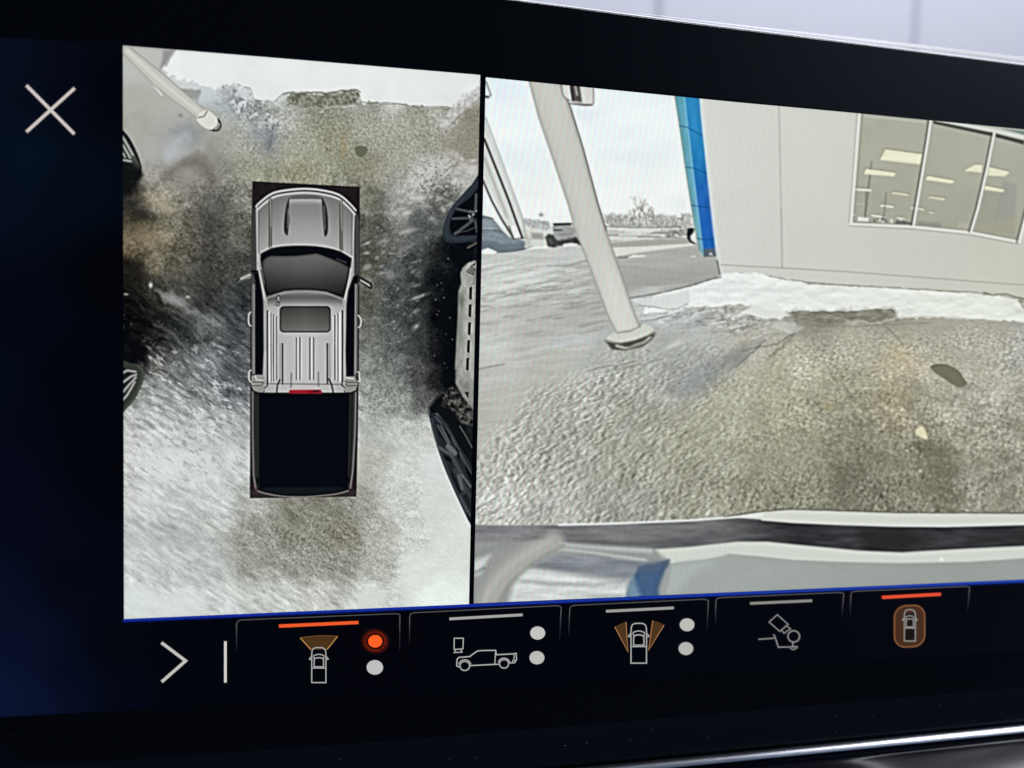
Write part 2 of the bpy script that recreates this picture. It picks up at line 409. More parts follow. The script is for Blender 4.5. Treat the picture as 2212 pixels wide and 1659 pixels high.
    p.blob(*ZT((440,760)), 26, 22, (158, 155, 146), .7, 0, 1.0, 5); p.blob(*ZT((400,830)), 14, 20, (150, 147, 136), .6, 10, 1.0, 6)
    p.blob(*ZT((560,930)), 42, 50, (70, 68, 64), .5, 0, .9, 7); p.blob(*ZT((180,980)), 40, 14, (36, 35, 30), .8, 15, 1.0, 8); p.blob(*ZT((120,900)), 22, 12, (30, 29, 25), .8, 0, 1.0, 9)
    p.blob(*ZT((240,910)), 40, 16, (172, 163, 140), .6, 20, 1.0, 10); p.blob(*ZT((200,1100)), 46, 20, (140, 124, 98), .5, 20, 1.0, 12); p.blob(*ZT((150,1280)), 26, 30, (26, 25, 22), .6, 30, 1.0, 11)
    p.stroke(ZT((260,1400),(340,1440),(420,1500),(520,1550),(610,1590)), [3, 22, 9, 8, 3], (176, 178, 178), 14, .65, 7, 5); p.stroke(ZT((250,1580),(350,1650),(430,1720)), 6, (120, 120, 116), 10, .6, 6, 8)
    p.blob(*ZT((225,1370)), 4, 6, (224, 224, 214), .95); p.blob(*ZT((430,1435)), 5, 3, (200, 202, 200), .8); p.blob(*ZT((88,1420)), 5, 2, (190, 186, 170), .8)
    for (x_, y_, rx_, ry_, an_, g_) in ((540,1072,26,9,-18,172),(500,1188,8,13,0,170),(312,1192,13,5,-10,160),(320,1270,12,10,0,140),(440,1315,20,15,0,128),(600,1435,30,6,-20,150),(585,1600,16,8,-45,176),
                                    (470,970,14,7,-20,176),(310,1140,15,5,-25,165),(680,1010,16,12,30,168),(800,640,22,10,20,196),(720,700,30,10,-30,190),(880,720,30,10,10,196),(680,760,26,10,-40,186),(560,780,18,9,-40,176),(820,790,30,10,-25,176),(640,870,26,12,0,166),(480,850,18,8,-30,160),(560,910,24,6,-25,170),(900,680,16,6,-10,214)):
        p.blob(*ZR((x_, y_)), rx_ * .62, ry_ * .62, (g_, g_, g_ - 3), .85, an_, 1.3, int(x_))
    p.stroke(ZR((290,1140),(370,1085),(470,1060)), 2.5, (58, 58, 54), 4, .6, 3, 5)
    lace = np.clip(np.exp(-((X - 530) / 55) ** 2 - ((Y - 225) / 34) ** 2) + .8 * np.exp(-((X - 590) / 30) ** 2 - ((Y - 265) / 34) ** 2), 0, 1)
    lw = fbm(X / 6 + .8 * fbm(X / 9, Y / 9, 2, 3), Y / 6 + .8 * fbm(X / 9, Y / 9, 2, 4), 4, 117, .62)
    p._mix(ALL, lace * sstep(0.04, 0.16, lw) * .85, (222, 226, 230)); p._mix(ALL, lace * sstep(-0.06, -0.18, lw) * .55, (96, 100, 104))
    rl = np.clip(np.exp(-((X - 935) / 60) ** 2 - ((Y - 385) / 50) ** 2) * 1.2, 0, 1)
    p._mix(ALL, rl * sstep(0.05, 0.2, lw) * .6, (216, 216, 212)); p._mix(ALL, rl * sstep(-0.08, -0.2, lw) * .6, (92, 90, 84))

    # ---- top: snow edge, bare patch, concrete apron, pole
    snow_edge = Z1((340,250),(450,300),(540,330),(640,350),(760,330),(830,350),(850,410),(960,425),(1010,380),(1060,370),
                   (1240,375),(1420,360),(1450,430),(1600,430),(1800,455),(1960,455),(2060,380),(2100,330))
    top_snow = snow_edge + Z1((2110,230),(1200,120),(430,100),(400,180))
    p.poly(top_snow, lambda x, y, d: np.stack([230 + 14 * fbm(x / 60, y / 60, 3, 5), 234 + 14 * fbm(x / 60, y / 60, 3, 5), 233 + 14 * fbm(x / 60, y / 60, 3, 5)], -1),
           soft=4, alpha=0.95, rough=9, rscale=9, seed=4)
    p.stroke(snow_edge[4:16], 2.2, (95, 95, 85), soft=3, alpha=0.45, wob=3, seed=8)
    for k in range(14):       # ragged icy crust left of the bare patch
        r = np.random.RandomState(100 + k); cx, cy = Z1((440 + 560 * r.rand(), 310 + 200 * r.rand()))
        p.blob(cx, cy, 3 + 5 * r.rand(), 2 + 2.5 * r.rand(), (228, 231, 234) if k % 3 else (118, 120, 122), 0.8, 60 * r.rand() - 30, 0.5, k)
    p.poly(Z1((1030,400),(1070,375),(1230,380),(1420,362),(1440,400),(1425,445),(1240,470),(1120,455),(1040,440)),
           lambda x, y, d: np.stack([126 + 120 * fbm(x / 5, y / 5, 3, 3), 127 + 120 * fbm(x / 5, y / 5, 3, 3), 114 + 110 * fbm(x / 5, y / 5, 3, 3)], -1), soft=7, rough=6, seed=2)
    p.stroke(Z1((1020,380),(1060,372),(1150,378),(1240,376),(1330,362),(1430,358),(1440,375)), 2.4, (70, 72, 62), 3.5, 0.65, 5, 9)
    p.stroke(Z1((1440,395),(1420,440),(1250,462),(1230,475)), 3, (226, 228, 222), 5, 0.6, 6, 4)
    p.stroke(Z1((850,405),(930,415),(1000,440),(1075,480),(1080,510),(1000,530),(1050,560)), 3, (214, 217, 214), 5, 0.45, 8, 3)
    p.stroke(Z1((1450,430),(1650,440),(1950,470)), 2.5, (120, 118, 106), 3, 0.5, 3, 6)
    p.stroke(Z1((1100,455),(1400,480),(1700,500),(1950,480)), 2, (165, 164, 152), 2, 0.6, 4, 14)
    p.poly(Z1((440,350),(560,360),(540,420),(480,390)), (140, 140, 136), 6, 0.8, rough=3)
    p.blob(*Z1((640,440)), 34, 14, (184, 194, 204), 0.5, 20, 0.6, 3)
    p.blob(*Z1((940,630)), 13, 26, (100, 106, 114), 0.5, 12, 0.7, 5)
    p.stroke(Z1((960,560),(930,690)), 5, (95, 104, 116), 6, 0.6, 4, 5)
    p.blob(*Z1((880,610)), 20, 16, (140, 152, 166), 0.5, 0, 0.7, 6)
    p.poly(Z1((1406,680),(1430,665),(1470,672),(1484,690),(1470,715),(1445,733),(1420,722)), (98, 100, 82), 3, 0.95)
    p.stroke(Z1((1345,600),(1352,665),(1340,740)), 4, (158, 136, 96), 6, 0.6, 3, 2)
    p.stroke(Z1((1360,510),(1390,600)), 3, (120, 120, 108), 4, 0.5, 2)
    p.poly(Z1((1470,905),(1440,900),(1490,850),(1440,850)), (110, 106, 84), 8, 0.0)
    # pale kerb streak top right and brown ground beyond it
    p.poly(Z1((2100,420),(1960,550),(1880,640),(1900,690),(2095,760)), (146, 141, 128), 26, 0.5, rough=9)
    p.poly(Z1((2105,330),(2050,360),(1960,440),(1880,520),(1870,560),(1920,580),(1960,540),(2040,460),(2105,400)), lambda x, y, d: np.stack([196 + 110 * fbm(x / 7, y / 7, 4, 8)] * 3, -1), 9, 0.75, rough=8, rscale=9)
    p.stroke(Z1((2100,405),(2000,495),(1930,560)), 2.5, (112, 107, 96), 5, 0.5, 3)
    for k in range(60):       # slush clods on the right
        r = np.random.RandomState(300 + k); t = r.rand()
        cx, cy = Z1((1650 + 430 * r.rand(), 720 + 330 * t)); p.blob(cx, cy, 3 + 8 * r.rand(), 2 + 4 * r.rand(), (205, 204, 200), 0.55 * r.rand() + 0.1, 90 * r.rand() - 60, 0.9, k)
    for k in range(46):
        r = np.random.RandomState(400 + k)
        cx, cy = Z1((1450 + 330 * r.rand(), 1080 + 560 * r.rand())); p.blob(cx, cy, 3 + 9 * r.rand(), 1.5 + 3 * r.rand(), (172, 175, 174), 0.5 * r.rand() + 0.05, -40 + 30 * r.rand(), 0.9, k)
    # concrete apron + pole
    p.poly(Z1((350,140),(420,135),(360,225),(330,245),(345,190)), (128, 124, 130), 9, 0.7)
    p.stroke(Z1((300,335),(340,385)), 4, (226, 226, 224), 3, 0.8)
    pole_l = Z1((120,150),(295,329),(420,428),(535,512)); pole_r = Z1((170,128),(355,276),(470,376),(588,474))
    pole = pole_l + pole_r[::-1]
    p.poly(pole, (196, 195, 187), 3, idn=2)
    p.stroke(pole_l[:], 3, (150, 149, 142), 4, 0.6); p.stroke(pole_r, 3, (140, 140, 132), 4, 0.6)
    p.stroke(Z1((150,142),(325,302),(445,402),(560,492)), 7, (214, 213, 204), 6, 0.8)
    base = smooth_pts(Z1((535,515),(585,470),(640,505),(650,545),(615,580),(560,555)), 3, True)
    cap = smooth_pts(Z1((650,515),(672,545),(665,580),(635,590),(600,575),(630,560)), 3, True)
    p.poly(cap, (40, 42, 34), 2.5, idn=2); p.stroke(Z1((640,575),(655,545)), 5, (170, 172, 160), 2, 0.9); p.stroke(Z1((655,575),(662,550)), 2.5, (190, 190, 180), 2, 0.7)
    p.poly(base, (219, 218, 208), 2.5, idn=2); p.stroke(Z1((545,512),(575,505),(592,478)), 3, (104, 104, 96), 2.5, 0.8)
    # ---- left: parts of a parked car's two wheels
    p.poly(W5((0,300),(60,330),(115,290),(125,300),(60,400),(0,420)), (12, 12, 12), 12, 0.9)
    wh1 = smooth_pts(W5((-10,60),(30,70),(70,130),(105,210),(118,270),(105,320),(60,330),(-10,325)), 3, True)
    p.poly(wh1, (16, 18, 17), 3, idn=3)
    p.poly(smooth_pts(W5((-10,90),(20,90),(60,150),(90,210),(112,262),(70,275),(-10,230)), 3, True), (78, 82, 76), 4, 0.9)
    p.poly(W5((-10,215),(60,225),(110,262),(112,300),(60,330),(-10,330)), (14, 16, 15), 14, 0.9)
    for a_, b_ in (((0,110),(55,205)), ((0,150),(30,200)), ((12,85),(70,190)), ((0,215),(60,225))):
        p.stroke(W5(a_, b_), 3.5, (196, 200, 196), 3, 0.8)
    p.stroke(W5((5,135),(40,205)), 3, (12, 13, 13), 3, 0.9)
    p.poly(W5((-10,1130),(60,1180),(140,1230),(150,1370),(120,1330),(60,1330),(-10,1370)), (5, 6, 7), 14, 0.9)
    wh2 = smooth_pts(W5((-10,1325),(60,1325),(115,1335),(135,1370),(120,1440),(80,1520),(40,1565),(-10,1590)), 3, True)
    p.poly(wh2, (52, 56, 48), 3, idn=4)
    p.poly(smooth_pts(W5((-10,1360),(50,1355),(88,1375),(80,1430),(40,1510),(-10,1575)), 3, True), (30, 31, 31), 3)
    for a_, b_, c_ in (((0,1385),(40,1362),(85,1370)), ((0,1440),(60,1395),(88,1385)), ((0,1500),(50,1440),(86,1400)), ((0,1545),(40,1495),(80,1425))):
        p.stroke(W5(a_, b_, c_), 4, (188, 190, 186), 3, 0.85)
    p.stroke(smooth_pts(W5((100,1340),(125,1375),(110,1440),(70,1520),(20,1575)), 3), 3.5, (88, 94, 80), 4, 0.7)
    # ---- right: a car alongside, front wheel, sill, rear wheel
    blk = W3((352,430),(300,420),(170,440),(120,420),(140,560),(215,640),(130,700),(100,900),(100,1150),(110,1390),(140,1500),(215,1400),(215,760),(240,650),(352,560))
    p.poly(blk, (5, 7, 10), 22, 0.97, rough=5, seed=12)
    for k in range(26):
        r = np.random.RandomState(700 + k); cx, cy = W3((60 + 140 * r.rand(), 460 + 900 * r.rand())); p.blob(cx, cy, 1.4, 1.8, (180, 182, 180), 0.6 * r.rand())
    w1 = smooth_pts(W3((372,10),(310,65),(240,140),(180,210),(135,300),(118,380),(135,440),(210,452),(300,440),(372,425)), 3, True)
    p.poly(w1, (36, 43, 50), 3, idn=5)
    p.stroke(smooth_pts(W3((352,45),(260,140),(190,220),(150,310),(140,390),(200,425),(345,405)), 3), 7, (52, 60, 68), 7, 0.7)
    rim = smooth_pts(W3((372,90),(300,150),(215,215),(175,290),(165,350),(185,395),(250,400),(372,370)), 3, True)
    p.poly(rim, (8, 9, 11), 4)
    for a_, b_, w_ in (((325,250),(210,225),5), ((315,285),(185,290),5), ((320,300),(200,390),6), ((335,240),(340,130),6), ((335,310),(345,380),5)):
        p.stroke(W3(a_, b_), w_, (74, 81, 86), 4, 0.9)
    for k in range(16):
        r = np.random.RandomState(800 + k); cx, cy = W3((290 + 55 * r.rand(), 220 + 80 * r.rand())); p.blob(cx, cy, 2.2, 2.2, (170, 176, 178), 0.75 * r.rand())
    p.stroke(W3((200,385),(280,370),(340,345)), 2.5, (80, 84, 84), 3, 0.7)
    p.stroke(W3((285,482),(345,450)), 4, (96, 92, 78), 3, 0.9)
    sill = W3((360,560),(290,580),(250,615),(235,650),(240,720),(222,770),(215,1000),(200,1250),(200,1380),(250,1470),(320,1560),(372,1590),(372,560))
    def sillc(x, y, d):
        n = fbm(x / 8, y / 14, 3, 3); g = 150 + 50 * n + 20 * sstep(985, 1010, x) - 25 * sstep(800, 870, y)
        return np.stack([g * 0.98, g, g * 0.95], -1)
    p.poly(sill, sillc, 4, 0.97, idn=6)
    p.blob(*W3((240,830)), 7, 18, (95, 102, 90), 0.7, 0, 0.5); p.blob(*W3((225,1050)), 5, 30, (112, 120, 104), 0.5, 0, 0.5)
    for (cx, cy) in ((305,785), (301,900), (297,1020), (291,1137), (285,1255)):
        p.stroke(W3((cx, cy - 32), (cx - 2, cy + 32)), 6.5, (8, 9, 9), 2.5); p.stroke(W3((cx + 11, cy - 30), (cx + 8, cy + 36)), 2, (205, 206, 200), 2, 0.7)
    for k in range(4):
        p.stroke(W3((278 + 9 * k, 640 - 11 * k), (322 + 4 * k, 662 - 11 * k)), 2.4, (40, 40, 38), 2, 0.85)
    p.poly(W3((340,560),(330,600),(305,605),(340,575)), (20, 20, 20), 2.5)
    p.stroke(smooth_pts(W3((330,640),(328,700),(305,735)), 3), 3, (120, 122, 116), 3, 0.8)
    p.poly(W3((262,1440),(290,1440),(285,1480)), (28, 28, 28), 3); p.blob(*W3((270,1400)), 8, 12, (100, 102, 98), 0.5, 0, 0.4)
    # rear wheel of that car
    p.poly(W4((215,130),(330,100),(420,230),(500,330),(510,480),(370,420),(250,310),(210,300)),
           lambda x, y, d: np.stack([np.clip(48 + 190 * fbm(x / 6, y / 6, 3, 8), 5, 190)] * 3, -1) * np.array([1, 1, 0.94]), 6, 0.95)
    p.poly(W4((230,-40),(335,-40),(330,100),(230,140),(215,290),(290,320),(400,450),(520,490),(520,960),(420,800),(250,480),(160,370),(90,390),(85,310),(150,220),(220,180)),
           (6, 8, 11), 9, 0.96)
    w2 = smooth_pts(W4((88,380),(130,365),(200,410),(280,510),(370,680),(500,900),(500,1400),(470,1400),(410,1280),(300,1040),(210,820),(140,600),(105,470)), 3, True)
    p.poly(w2, (34, 39, 43), 3, idn=7)
    p.stroke(smooth_pts(W4((110,420),(150,600),(230,830),(330,1070),(440,1300)), 3), 5, (78, 86, 92), 6, 0.7)
    p.stroke(smooth_pts(W4((150,400),(270,540),(380,740),(480,930)), 3), 4, (86, 94, 100), 5, 0.7)
    p.poly(W4((160,460),(215,470),(290,580),(290,660),(260,670),(180,560)), (9, 10, 12), 5)
    p.poly(W4((225,760),(300,790),(300,830),(240,800)), (6, 7, 9), 5); p.poly(W4((340,680),(370,720),(370,800),(345,760)), (6, 7, 9), 4)
    p.poly(W4((430,850),(490,950),(490,1030),(440,920)), (5, 6, 8), 4)
    for a_, b_, w_, g in (((170,480),(270,660),4,110),((200,480),(280,640),3,130),((185,690),(300,760),6,96),((270,680),(330,740),12,112),((300,760),(400,960),9,70),
                          ((330,900),(480,1150),7,58),((370,960),(410,1120),8,96),((380,1150),(475,1330),4,84),((400,1100),(470,1240),4,20),((300,940),(380,1110),5,16),((400,950),(480,1060),4,110)):
        p.stroke(W4(a_, b_), w_, (g, g + 3, g + 5), 5, 0.8)
    p.stroke(W4((378,485),(430,570),(495,690)), 3, (110, 112, 108), 3, 0.7)
    p.poly(W4((430,470),(500,480),(500,640),(460,600)), (26, 28, 28), 6)

    # ---- the pickup seen from above
    TRK = 1
    G = lambda v, t=0: (v + t, v, v - t)
    back = ZA((258,58),(1278,112)) + ZB((1265,400),(1242,1506),(238,1521),(240,200))
    p.poly(back, lambda x, y, d: np.stack([27 + 8 * fbm(x / 9, y / 9, 2, 2), 22 + 8 * fbm(x / 9, y / 9, 2, 2), 24 + 8 * fbm(x / 9, y / 9, 2, 2)], -1), 2.5, idn=TRK)
    for zx in (350, 460, 570, 680, 790, 900, 1010, 1110, 1195):
        p.stroke(ZA((zx, 66 + 0.05 * (zx - 258)), (zx, 130 + 0.05 * (zx - 258))), 1.3, (52, 42, 44), 1.5, 0.6)
    p.stroke(ZA((258,85),(1278,138)), 1.2, (52, 42, 44), 1.5, 0.5)
    flank = smooth_pts(ZA((262,330),(300,275),(450,172),(600,142),(770,132),(930,147),(1080,187),(1235,332),(1268,420)), 3)
    flank = flank + [ZA((1272,900)), ZB((1262,500)), ZB((250,500)), ZA((246,900))]
    p.poly(flank, G(62, 1), 3)
    body = smooth_pts(ZA((292,330),(318,290),(450,200),(600,160),(770,150),(930,165),(1070,205),(1215,345)), 3) + [ZA((1222,800)), ZA((1232,1659)), ZB((1232,500)), ZB((280,500)), ZA((285,1659)), ZA((300,800))]
    def bodyc(x, y, d):
        u = (x - 545) / 230.0; v = (y - 410) / 130.0
        g = 112 + 66 * np.clip(v, 0, 1) - 26 * (2 * u - 1) ** 2 + 5 * fbm(x / 30, y / 30, 2, 1)
        return np.stack([g + 1, g, g - 2], -1)
    p.poly(body, bodyc, 2.5)
    # nose: bright edge, dark gap, bright edge
    nose = smooth_pts(ZA((298,300),(330,262),(450,175),(600,142),(770,131),(930,147),(1080,188),(1180,270),(1238,335)), 4)
    p.stroke(nose, 4.0, (205, 205, 203), 2.2); off = [(x, y + 4.6) for x, y in nose]; p.stroke(off, 2.6, (38, 38, 40), 2)
    p.stroke([(x + (660 - x) * 0.02, y + 8.6) for x, y in nose], 4.2, (196, 196, 193), 3)
    p.stroke([(x + (660 - x) * 0.03, y + 13.5) for x, y in nose[3:-3]], 3, (120, 120, 118), 4, 0.6)
    for xa, xb in (((303,310),(312,860)), ((1222,360),(1208,860))):
        p.stroke(ZA(xa, xb), 3.2, (190, 190, 188), 2.5, 0.9)
    p.stroke(ZA((318,330),(318,740)), 1.8, (70, 70, 70), 2, 0.7); p.stroke(ZA((1203,370),(1203,760)), 1.8, (70, 70, 70), 2, 0.7)
    p.stroke(ZA((272,420),(268,900)), 4, (62, 61, 62), 4, 0.8); p.stroke(ZA((1252,420),(1256,900)), 5, (70, 70, 72), 4, 0.8)
    # hood creases
    for xs, y0, y1 in (((428,436),230,690), ((1098,1108),250,720)):
        p.stroke(ZA((xs[0], y0), (xs[1] - 6, y1)), 6.5, (112, 112, 108), 3, 0.95); p.stroke(ZA((xs[0] - 8, y0 + 20), (xs[1] - 18, y1)), 2, (52, 52, 50), 2, 0.9)
        p.stroke(ZA((xs[0] + 12, y0), (xs[1] + 6, y1)), 1.8, (66, 66, 62), 2, 0.9); p.stroke(ZA((xs[0] + 3, y0), (xs[1], y1 - 200)), 1.8, (176, 176, 172), 2, 0.7)
    # scoop
    p.poly(smooth_pts(ZA((600,250),(625,205),(700,192),(820,192),(900,203),(935,245),(940,310),(770,318),(600,318)), 3, True),
           lambda x, y, d: np.stack([94 + 62 * sstep(428, 432, y) * sstep(452, 434, y) + 40 * sstep(440, 452, y)] * 3, -1), 3)
    p.stroke(ZA((620,247),(700,238),(830,238),(920,252)), 2.6, (182, 182, 180), 2.5, 0.7)
    p.poly(smooth_pts(ZA((585,270),(612,215),(604,330),(612,420),(603,510),(592,575),(562,545),(558,480),(568,360)), 2, True), (48, 48, 52), 2.5)
    p.poly(smooth_pts(ZA((915,212),(950,265),(972,360),(978,470),(972,555),(945,585),(936,520),(928,420),(922,320)), 2, True), (48, 48, 52), 2.5)
    p.stroke(ZA((600,330),(598,500)), 2, (150, 150, 150), 2, 0.8); p.stroke(ZA((580,380),(572,520)), 1.6, (12, 12, 14), 2); p.stroke(ZA((938,300),(950,520)), 1.6, (130, 130, 130), 2, 0.8); p.stroke(ZA((962,380),(962,540)), 1.8, (10, 10, 12), 2)
    # cowl and windscreen
    cowl_top = ZA((338,745),(450,692),(600,672),(780,670),(930,684),(1080,720),(1202,790))
    p.poly(smooth_pts(cowl_top, 4) + ZA((1195,880),(1180,890),(1100,840),(900,760),(700,775),(430,775),(370,810),(345,880),(335,800)), (7, 8, 13), 2.5)
    p.stroke(smooth_pts([(x, y - 3) for x, y in cowl_top], 3), 2.2, (205, 205, 202), 2.5, 0.7)
    ws = smooth_pts(ZA((345,870),(372,803),(432,768),(540,770),(700,764),(835,748),(880,748),(1000,792),(1100,832),(1180,878)), 2) + smooth_pts(ZA((1172,980),(1150,1080),(1122,1165),(960,1108),(760,1092),(560,1102),(398,1148),(372,1020)), 2)
    def wsc(x, y, d):
        v = (y - 552) / 85.0; g = 102 - 68 * np.clip(v, 0, 1) ** 1.2 + 6 * fbm(x / 40, y / 40, 2, 5) - 10 * ((x - 657) / 95.0) ** 2
        g = g - 26 * np.exp(-(d / 4.0) ** 2); return np.stack([g, g, g - 2], -1)
    p.poly(ws, wsc, 2.5)
    p.stroke(ZA((1060,795),(1150,830)), 2.5, (60, 62, 66), 2, 0.9)
    # side glass, pillars
    p.poly(ZA((262,900),(318,905),(345,1040),(365,1200),(368,1659)) + ZB((358,355),(284,355)) + ZA((285,1000)), (6, 7, 12), 2.5)
    p.poly(ZA((1262,945),(1215,960),(1165,1100),(1150,1230),(1142,1659)) + ZB((1148,370),(1225,370)) + ZA((1230,1030),(1262,1020)), (6, 7, 12), 2.5)
    p.stroke(ZA((306,830),(322,890),(345,1020),(372,1160),(384,1260),(386,1659)), 4.2, (150, 149, 146), 2.5); p.stroke(ZA((312,850),(350,1030),(376,1180)), 1.5, (215, 215, 212), 1.5, 0.8)
    p.stroke(ZA((1208,830),(1196,900),(1162,1050),(1132,1180),(1122,1280),(1120,1659)), 4.2, (158, 157, 154), 2.5); p.stroke(ZA((1200,880),(1160,1060),(1135,1180)), 1.5, (225, 225, 222), 1.5, 0.8)
    p.stroke(ZA((340,900),(368,1050),(396,1160)), 1.8, (20, 20, 22), 2); p.stroke(ZA((1178,900),(1150,1060),(1118,1170)), 1.8, (20, 20, 22), 2)
    for zx0, zx1, g in ((262,266,120), (276,278,150), (250,252,48)):
        p.stroke([ZA((zx0, 1040)), ZB((zx1 - 4, 340))], 2.2, G(g), 2, 0.9)
    for zx0, zx1, g in ((1238,1236,150), (1252,1248,98), (1268,1264,44)):
        p.stroke([ZA((zx0, 1040)), ZB((zx1, 340))], 2.4, G(g), 2, 0.9)
    # mirrors
    ml = smooth_pts(ZA((108,1012),(135,978),(180,948),(242,928),(242,985),(160,1008)), 2, True); mr = ZA((1270,955),(1392,1028),(1395,1075),(1375,1082),(1270,1008))
    p.poly(ml, (120, 118, 112), 2.5, idn=TRK); p.stroke(ZA((150,985),(240,945)), 2.6, (196, 194, 188), 2, 0.9); p.stroke(ZA((112,1010),(135,985)), 3, (20, 20, 20), 2.5); p.stroke(ZA((140,1006),(242,985)), 1.5, (30, 30, 30), 2, 0.8)
    p.poly(mr, (14, 14, 14), 2.5, idn=TRK); p.poly(ZA((1282,985),(1370,1032),(1378,1062),(1282,1005)), (176, 174, 168), 2.5); p.stroke(ZA((1285,988),(1372,1040)), 1.3, (60, 60, 58), 1.5, 0.7)
    p.stroke(ZA((255,910),(290,935)), 5, (34, 20, 24), 4)
    # roof
    roof = smooth_pts(ZA((400,1150),(560,1106),(760,1096),(960,1112),(1116,1168)), 3) + [ZA((1108,1659)), ZB((1118,440)), ZB((1130,522)), ZB((370,522)), ZB((400,440)), ZA((412,1659))]
    def roofc(x, y, d):
        v = sstep(640, 668, y); g = 92 + 94 * v + 10 * np.exp(-((y - 634) / 5.0) ** 2) * 2 - 18 * ((x - 658) / 85.0) ** 2 + 4 * fbm(x / 20, y / 20, 2, 6)
        return np.stack([g + 1, g, g - 1], -1)
    p.poly(roof, roofc, 2.5)
    p.stroke(smooth_pts(ZA((405,1165),(560,1120),(760,1108),(960,1124),(1112,1180)), 3), 3, (168, 168, 164), 4, 0.7)
    for zx, w_, g in ((402,3.0,14), (420,3.0,206), (437,2.0,60), (448,2.4,200), (460,2.4,44), (472,2.2,208), (486,2.0,92)):
        p.stroke([ZA((zx, 1290 + (zx - 402) * 0.6)), ZB((zx + 1, 400 + (486 - zx) * 0.3))], w_ * 1.15, G(g if g > 120 else max(4, g - 16)), 1.6, 1.0)
    for zx, w_, g in ((1112,3.2,16), (1096,2.6,204), (1082,2.2,210), (1070,2.0,64), (1058,2.4,200), (1040,2.2,48), (1028,2.0,206)):
        p.stroke([ZA((zx, 1290 + (1112 - zx) * 0.6)), ZB((zx, 395 + (zx - 1028) * 0.3))], w_ * 1.15, G(g if g > 120 else max(4, g - 16)), 1.6, 1.0)
    for zx, w_, g in ((678,2.6,112), (690,2.0,214), (712,3.0,78), (722,2.0,216), (806,3.0,84), (818,2.0,214), (838,2.8,100), (828,1.6,206)):
        p.stroke([ZA((zx, 1545)), ZB((zx, 395))], w_ * 1.15, G(g if g > 120 else g - 16), 1.6, 1.0)
    for zx, g in ((545, 44), (970, 40)):
        p.stroke([ZA((zx, 1600)), ZB((zx, 440))], 3.4, G(g), 2.2); p.stroke([ZA((zx - (22 if zx < 700 else -22), 1600)), ZB((zx - (24 if zx < 700 else -24), 430))], 2, G(112), 2, 0.8)
    p.stroke(ZB((628,340),(625,470)), 3, G(95), 2.5, 0.8); p.stroke(ZB((884,330),(886,460)), 3, G(105), 2.5, 0.8)
    p.stroke([ZA((505,1150)), ZA((505,1200))], 7, (58, 58, 58), 2.5); p.stroke([ZA((507,1158)), ZA((507,1190))], 3.2, (168, 168, 166), 2.5); p.blob(*ZA((500,1225)), 4, 3.4, (40, 40, 40)); p.blob(*ZA((499,1222)), 2, 1.8, (200, 200, 200))
    a0, a1 = ZA((518,1242)), ZA((1002,1492))
    p.poly(rrect(a0[0], a0[1], a1[0], a1[1], 9), (14, 15, 17), 2.5)
    def sunc(x, y, d):
        v = (y - 665) / 52.0; g = 66 + 46 * np.clip(v, 0, 1) - 10 * np.abs((x - 660) / 50.0); return np.stack([g, g, g - 3], -1)
    p.poly(rrect(a0[0] + 2.6, a0[1] + 2.6, a1[0] - 2.6, a1[1] - 2.6, 7.5), sunc, 2.2)
    # rear of cab
    p.stroke(ZB((385,438),(1115,444)), 2, (92, 92, 90), 2, 0.9)
    for pts_ in (((520,400),(498,450),(490,522)), ((985,395),(1010,450),(1026,522))):
        p.stroke(smooth_pts(ZB(*pts_), 3), 3.4, (40, 40, 42), 2.5)
    p.stroke(ZB((400,395),(402,455),(375,480)), 2.5, (50, 50, 50), 2); p.stroke(ZB((1112,400),(1105,450),(1135,475)), 2.5, (50, 50, 50), 2)
    for s_, pts_ in ((1, ((250,360),(372,370),(368,520),(320,520),(268,500),(250,455))), (-1, ((1232,372),(1138,376),(1135,520),(1190,520),(1240,495),(1258,440)))):
        p.poly(ZB(*pts_), (142, 141, 138), 2.5)
    p.stroke(ZB((285,365),(300,402),(360,404)), 2.2, (215, 215, 210), 2, 0.9); p.stroke(ZB((260,425),(355,428)), 1.8, (74, 74, 72), 2); p.stroke(ZB((258,456),(345,452),(372,420)), 1.8, (74, 74, 72), 2); p.stroke(ZB((256,440),(350,440)), 1.6, (182, 182, 178), 2, .8)
    p.stroke(ZB((1142,382),(1215,390)), 2.4, (210, 210, 205), 2, 0.9); p.stroke(ZB((1140,415),(1160,425),(1240,425)), 1.8, (74, 74, 72), 2); p.stroke(ZB((1142,440),(1165,458),(1245,455)), 1.8, (70, 70, 70), 2)
    p.stroke(smooth_pts(ZB((248,480),(268,505),(320,528),(750,534),(1190,528),(1240,510),(1258,480)), 3), 3, (10, 10, 12), 2.5)
    # bed
    p.poly(ZB((245,528),(1262,528),(1258,900),(1246,1440),(1180,1452),(850,1502),(560,1505),(300,1445),(236,1440)), (30, 29, 30), 3)
    p.poly(smooth_pts(ZB((322,535),(1178,535),(1172,900),(1160,1440),(1050,1475),(850,1498),(560,1500),(400,1470),(325,1440),(325,900)), 1, True), (4, 6, 13), 2.5)
    p.poly(ZB((320,1438),(420,1420),(1080,1416),(1150,1436),(1050,1474),(850,1497),(560,1499),(400,1468)), (17, 21, 24), 4)
    p.stroke(ZB((262,515),(262,900),(270,1300),(292,1435)), 3.2, (118, 115, 111), 2.5); p.stroke(ZB((272,520),(272,900),(284,1320)), 1.8, (72, 70, 70), 2, 0.8); p.stroke(ZB((246,520),(244,1000)), 2, (44, 42, 42), 2.5)
    p.stroke(ZB((292,545),(292,900),(300,1420)), 2, (50, 50, 49), 2, .8); p.stroke(ZB((312,545),(314,1400)), 2, (38, 40, 38), 3, 0.8)
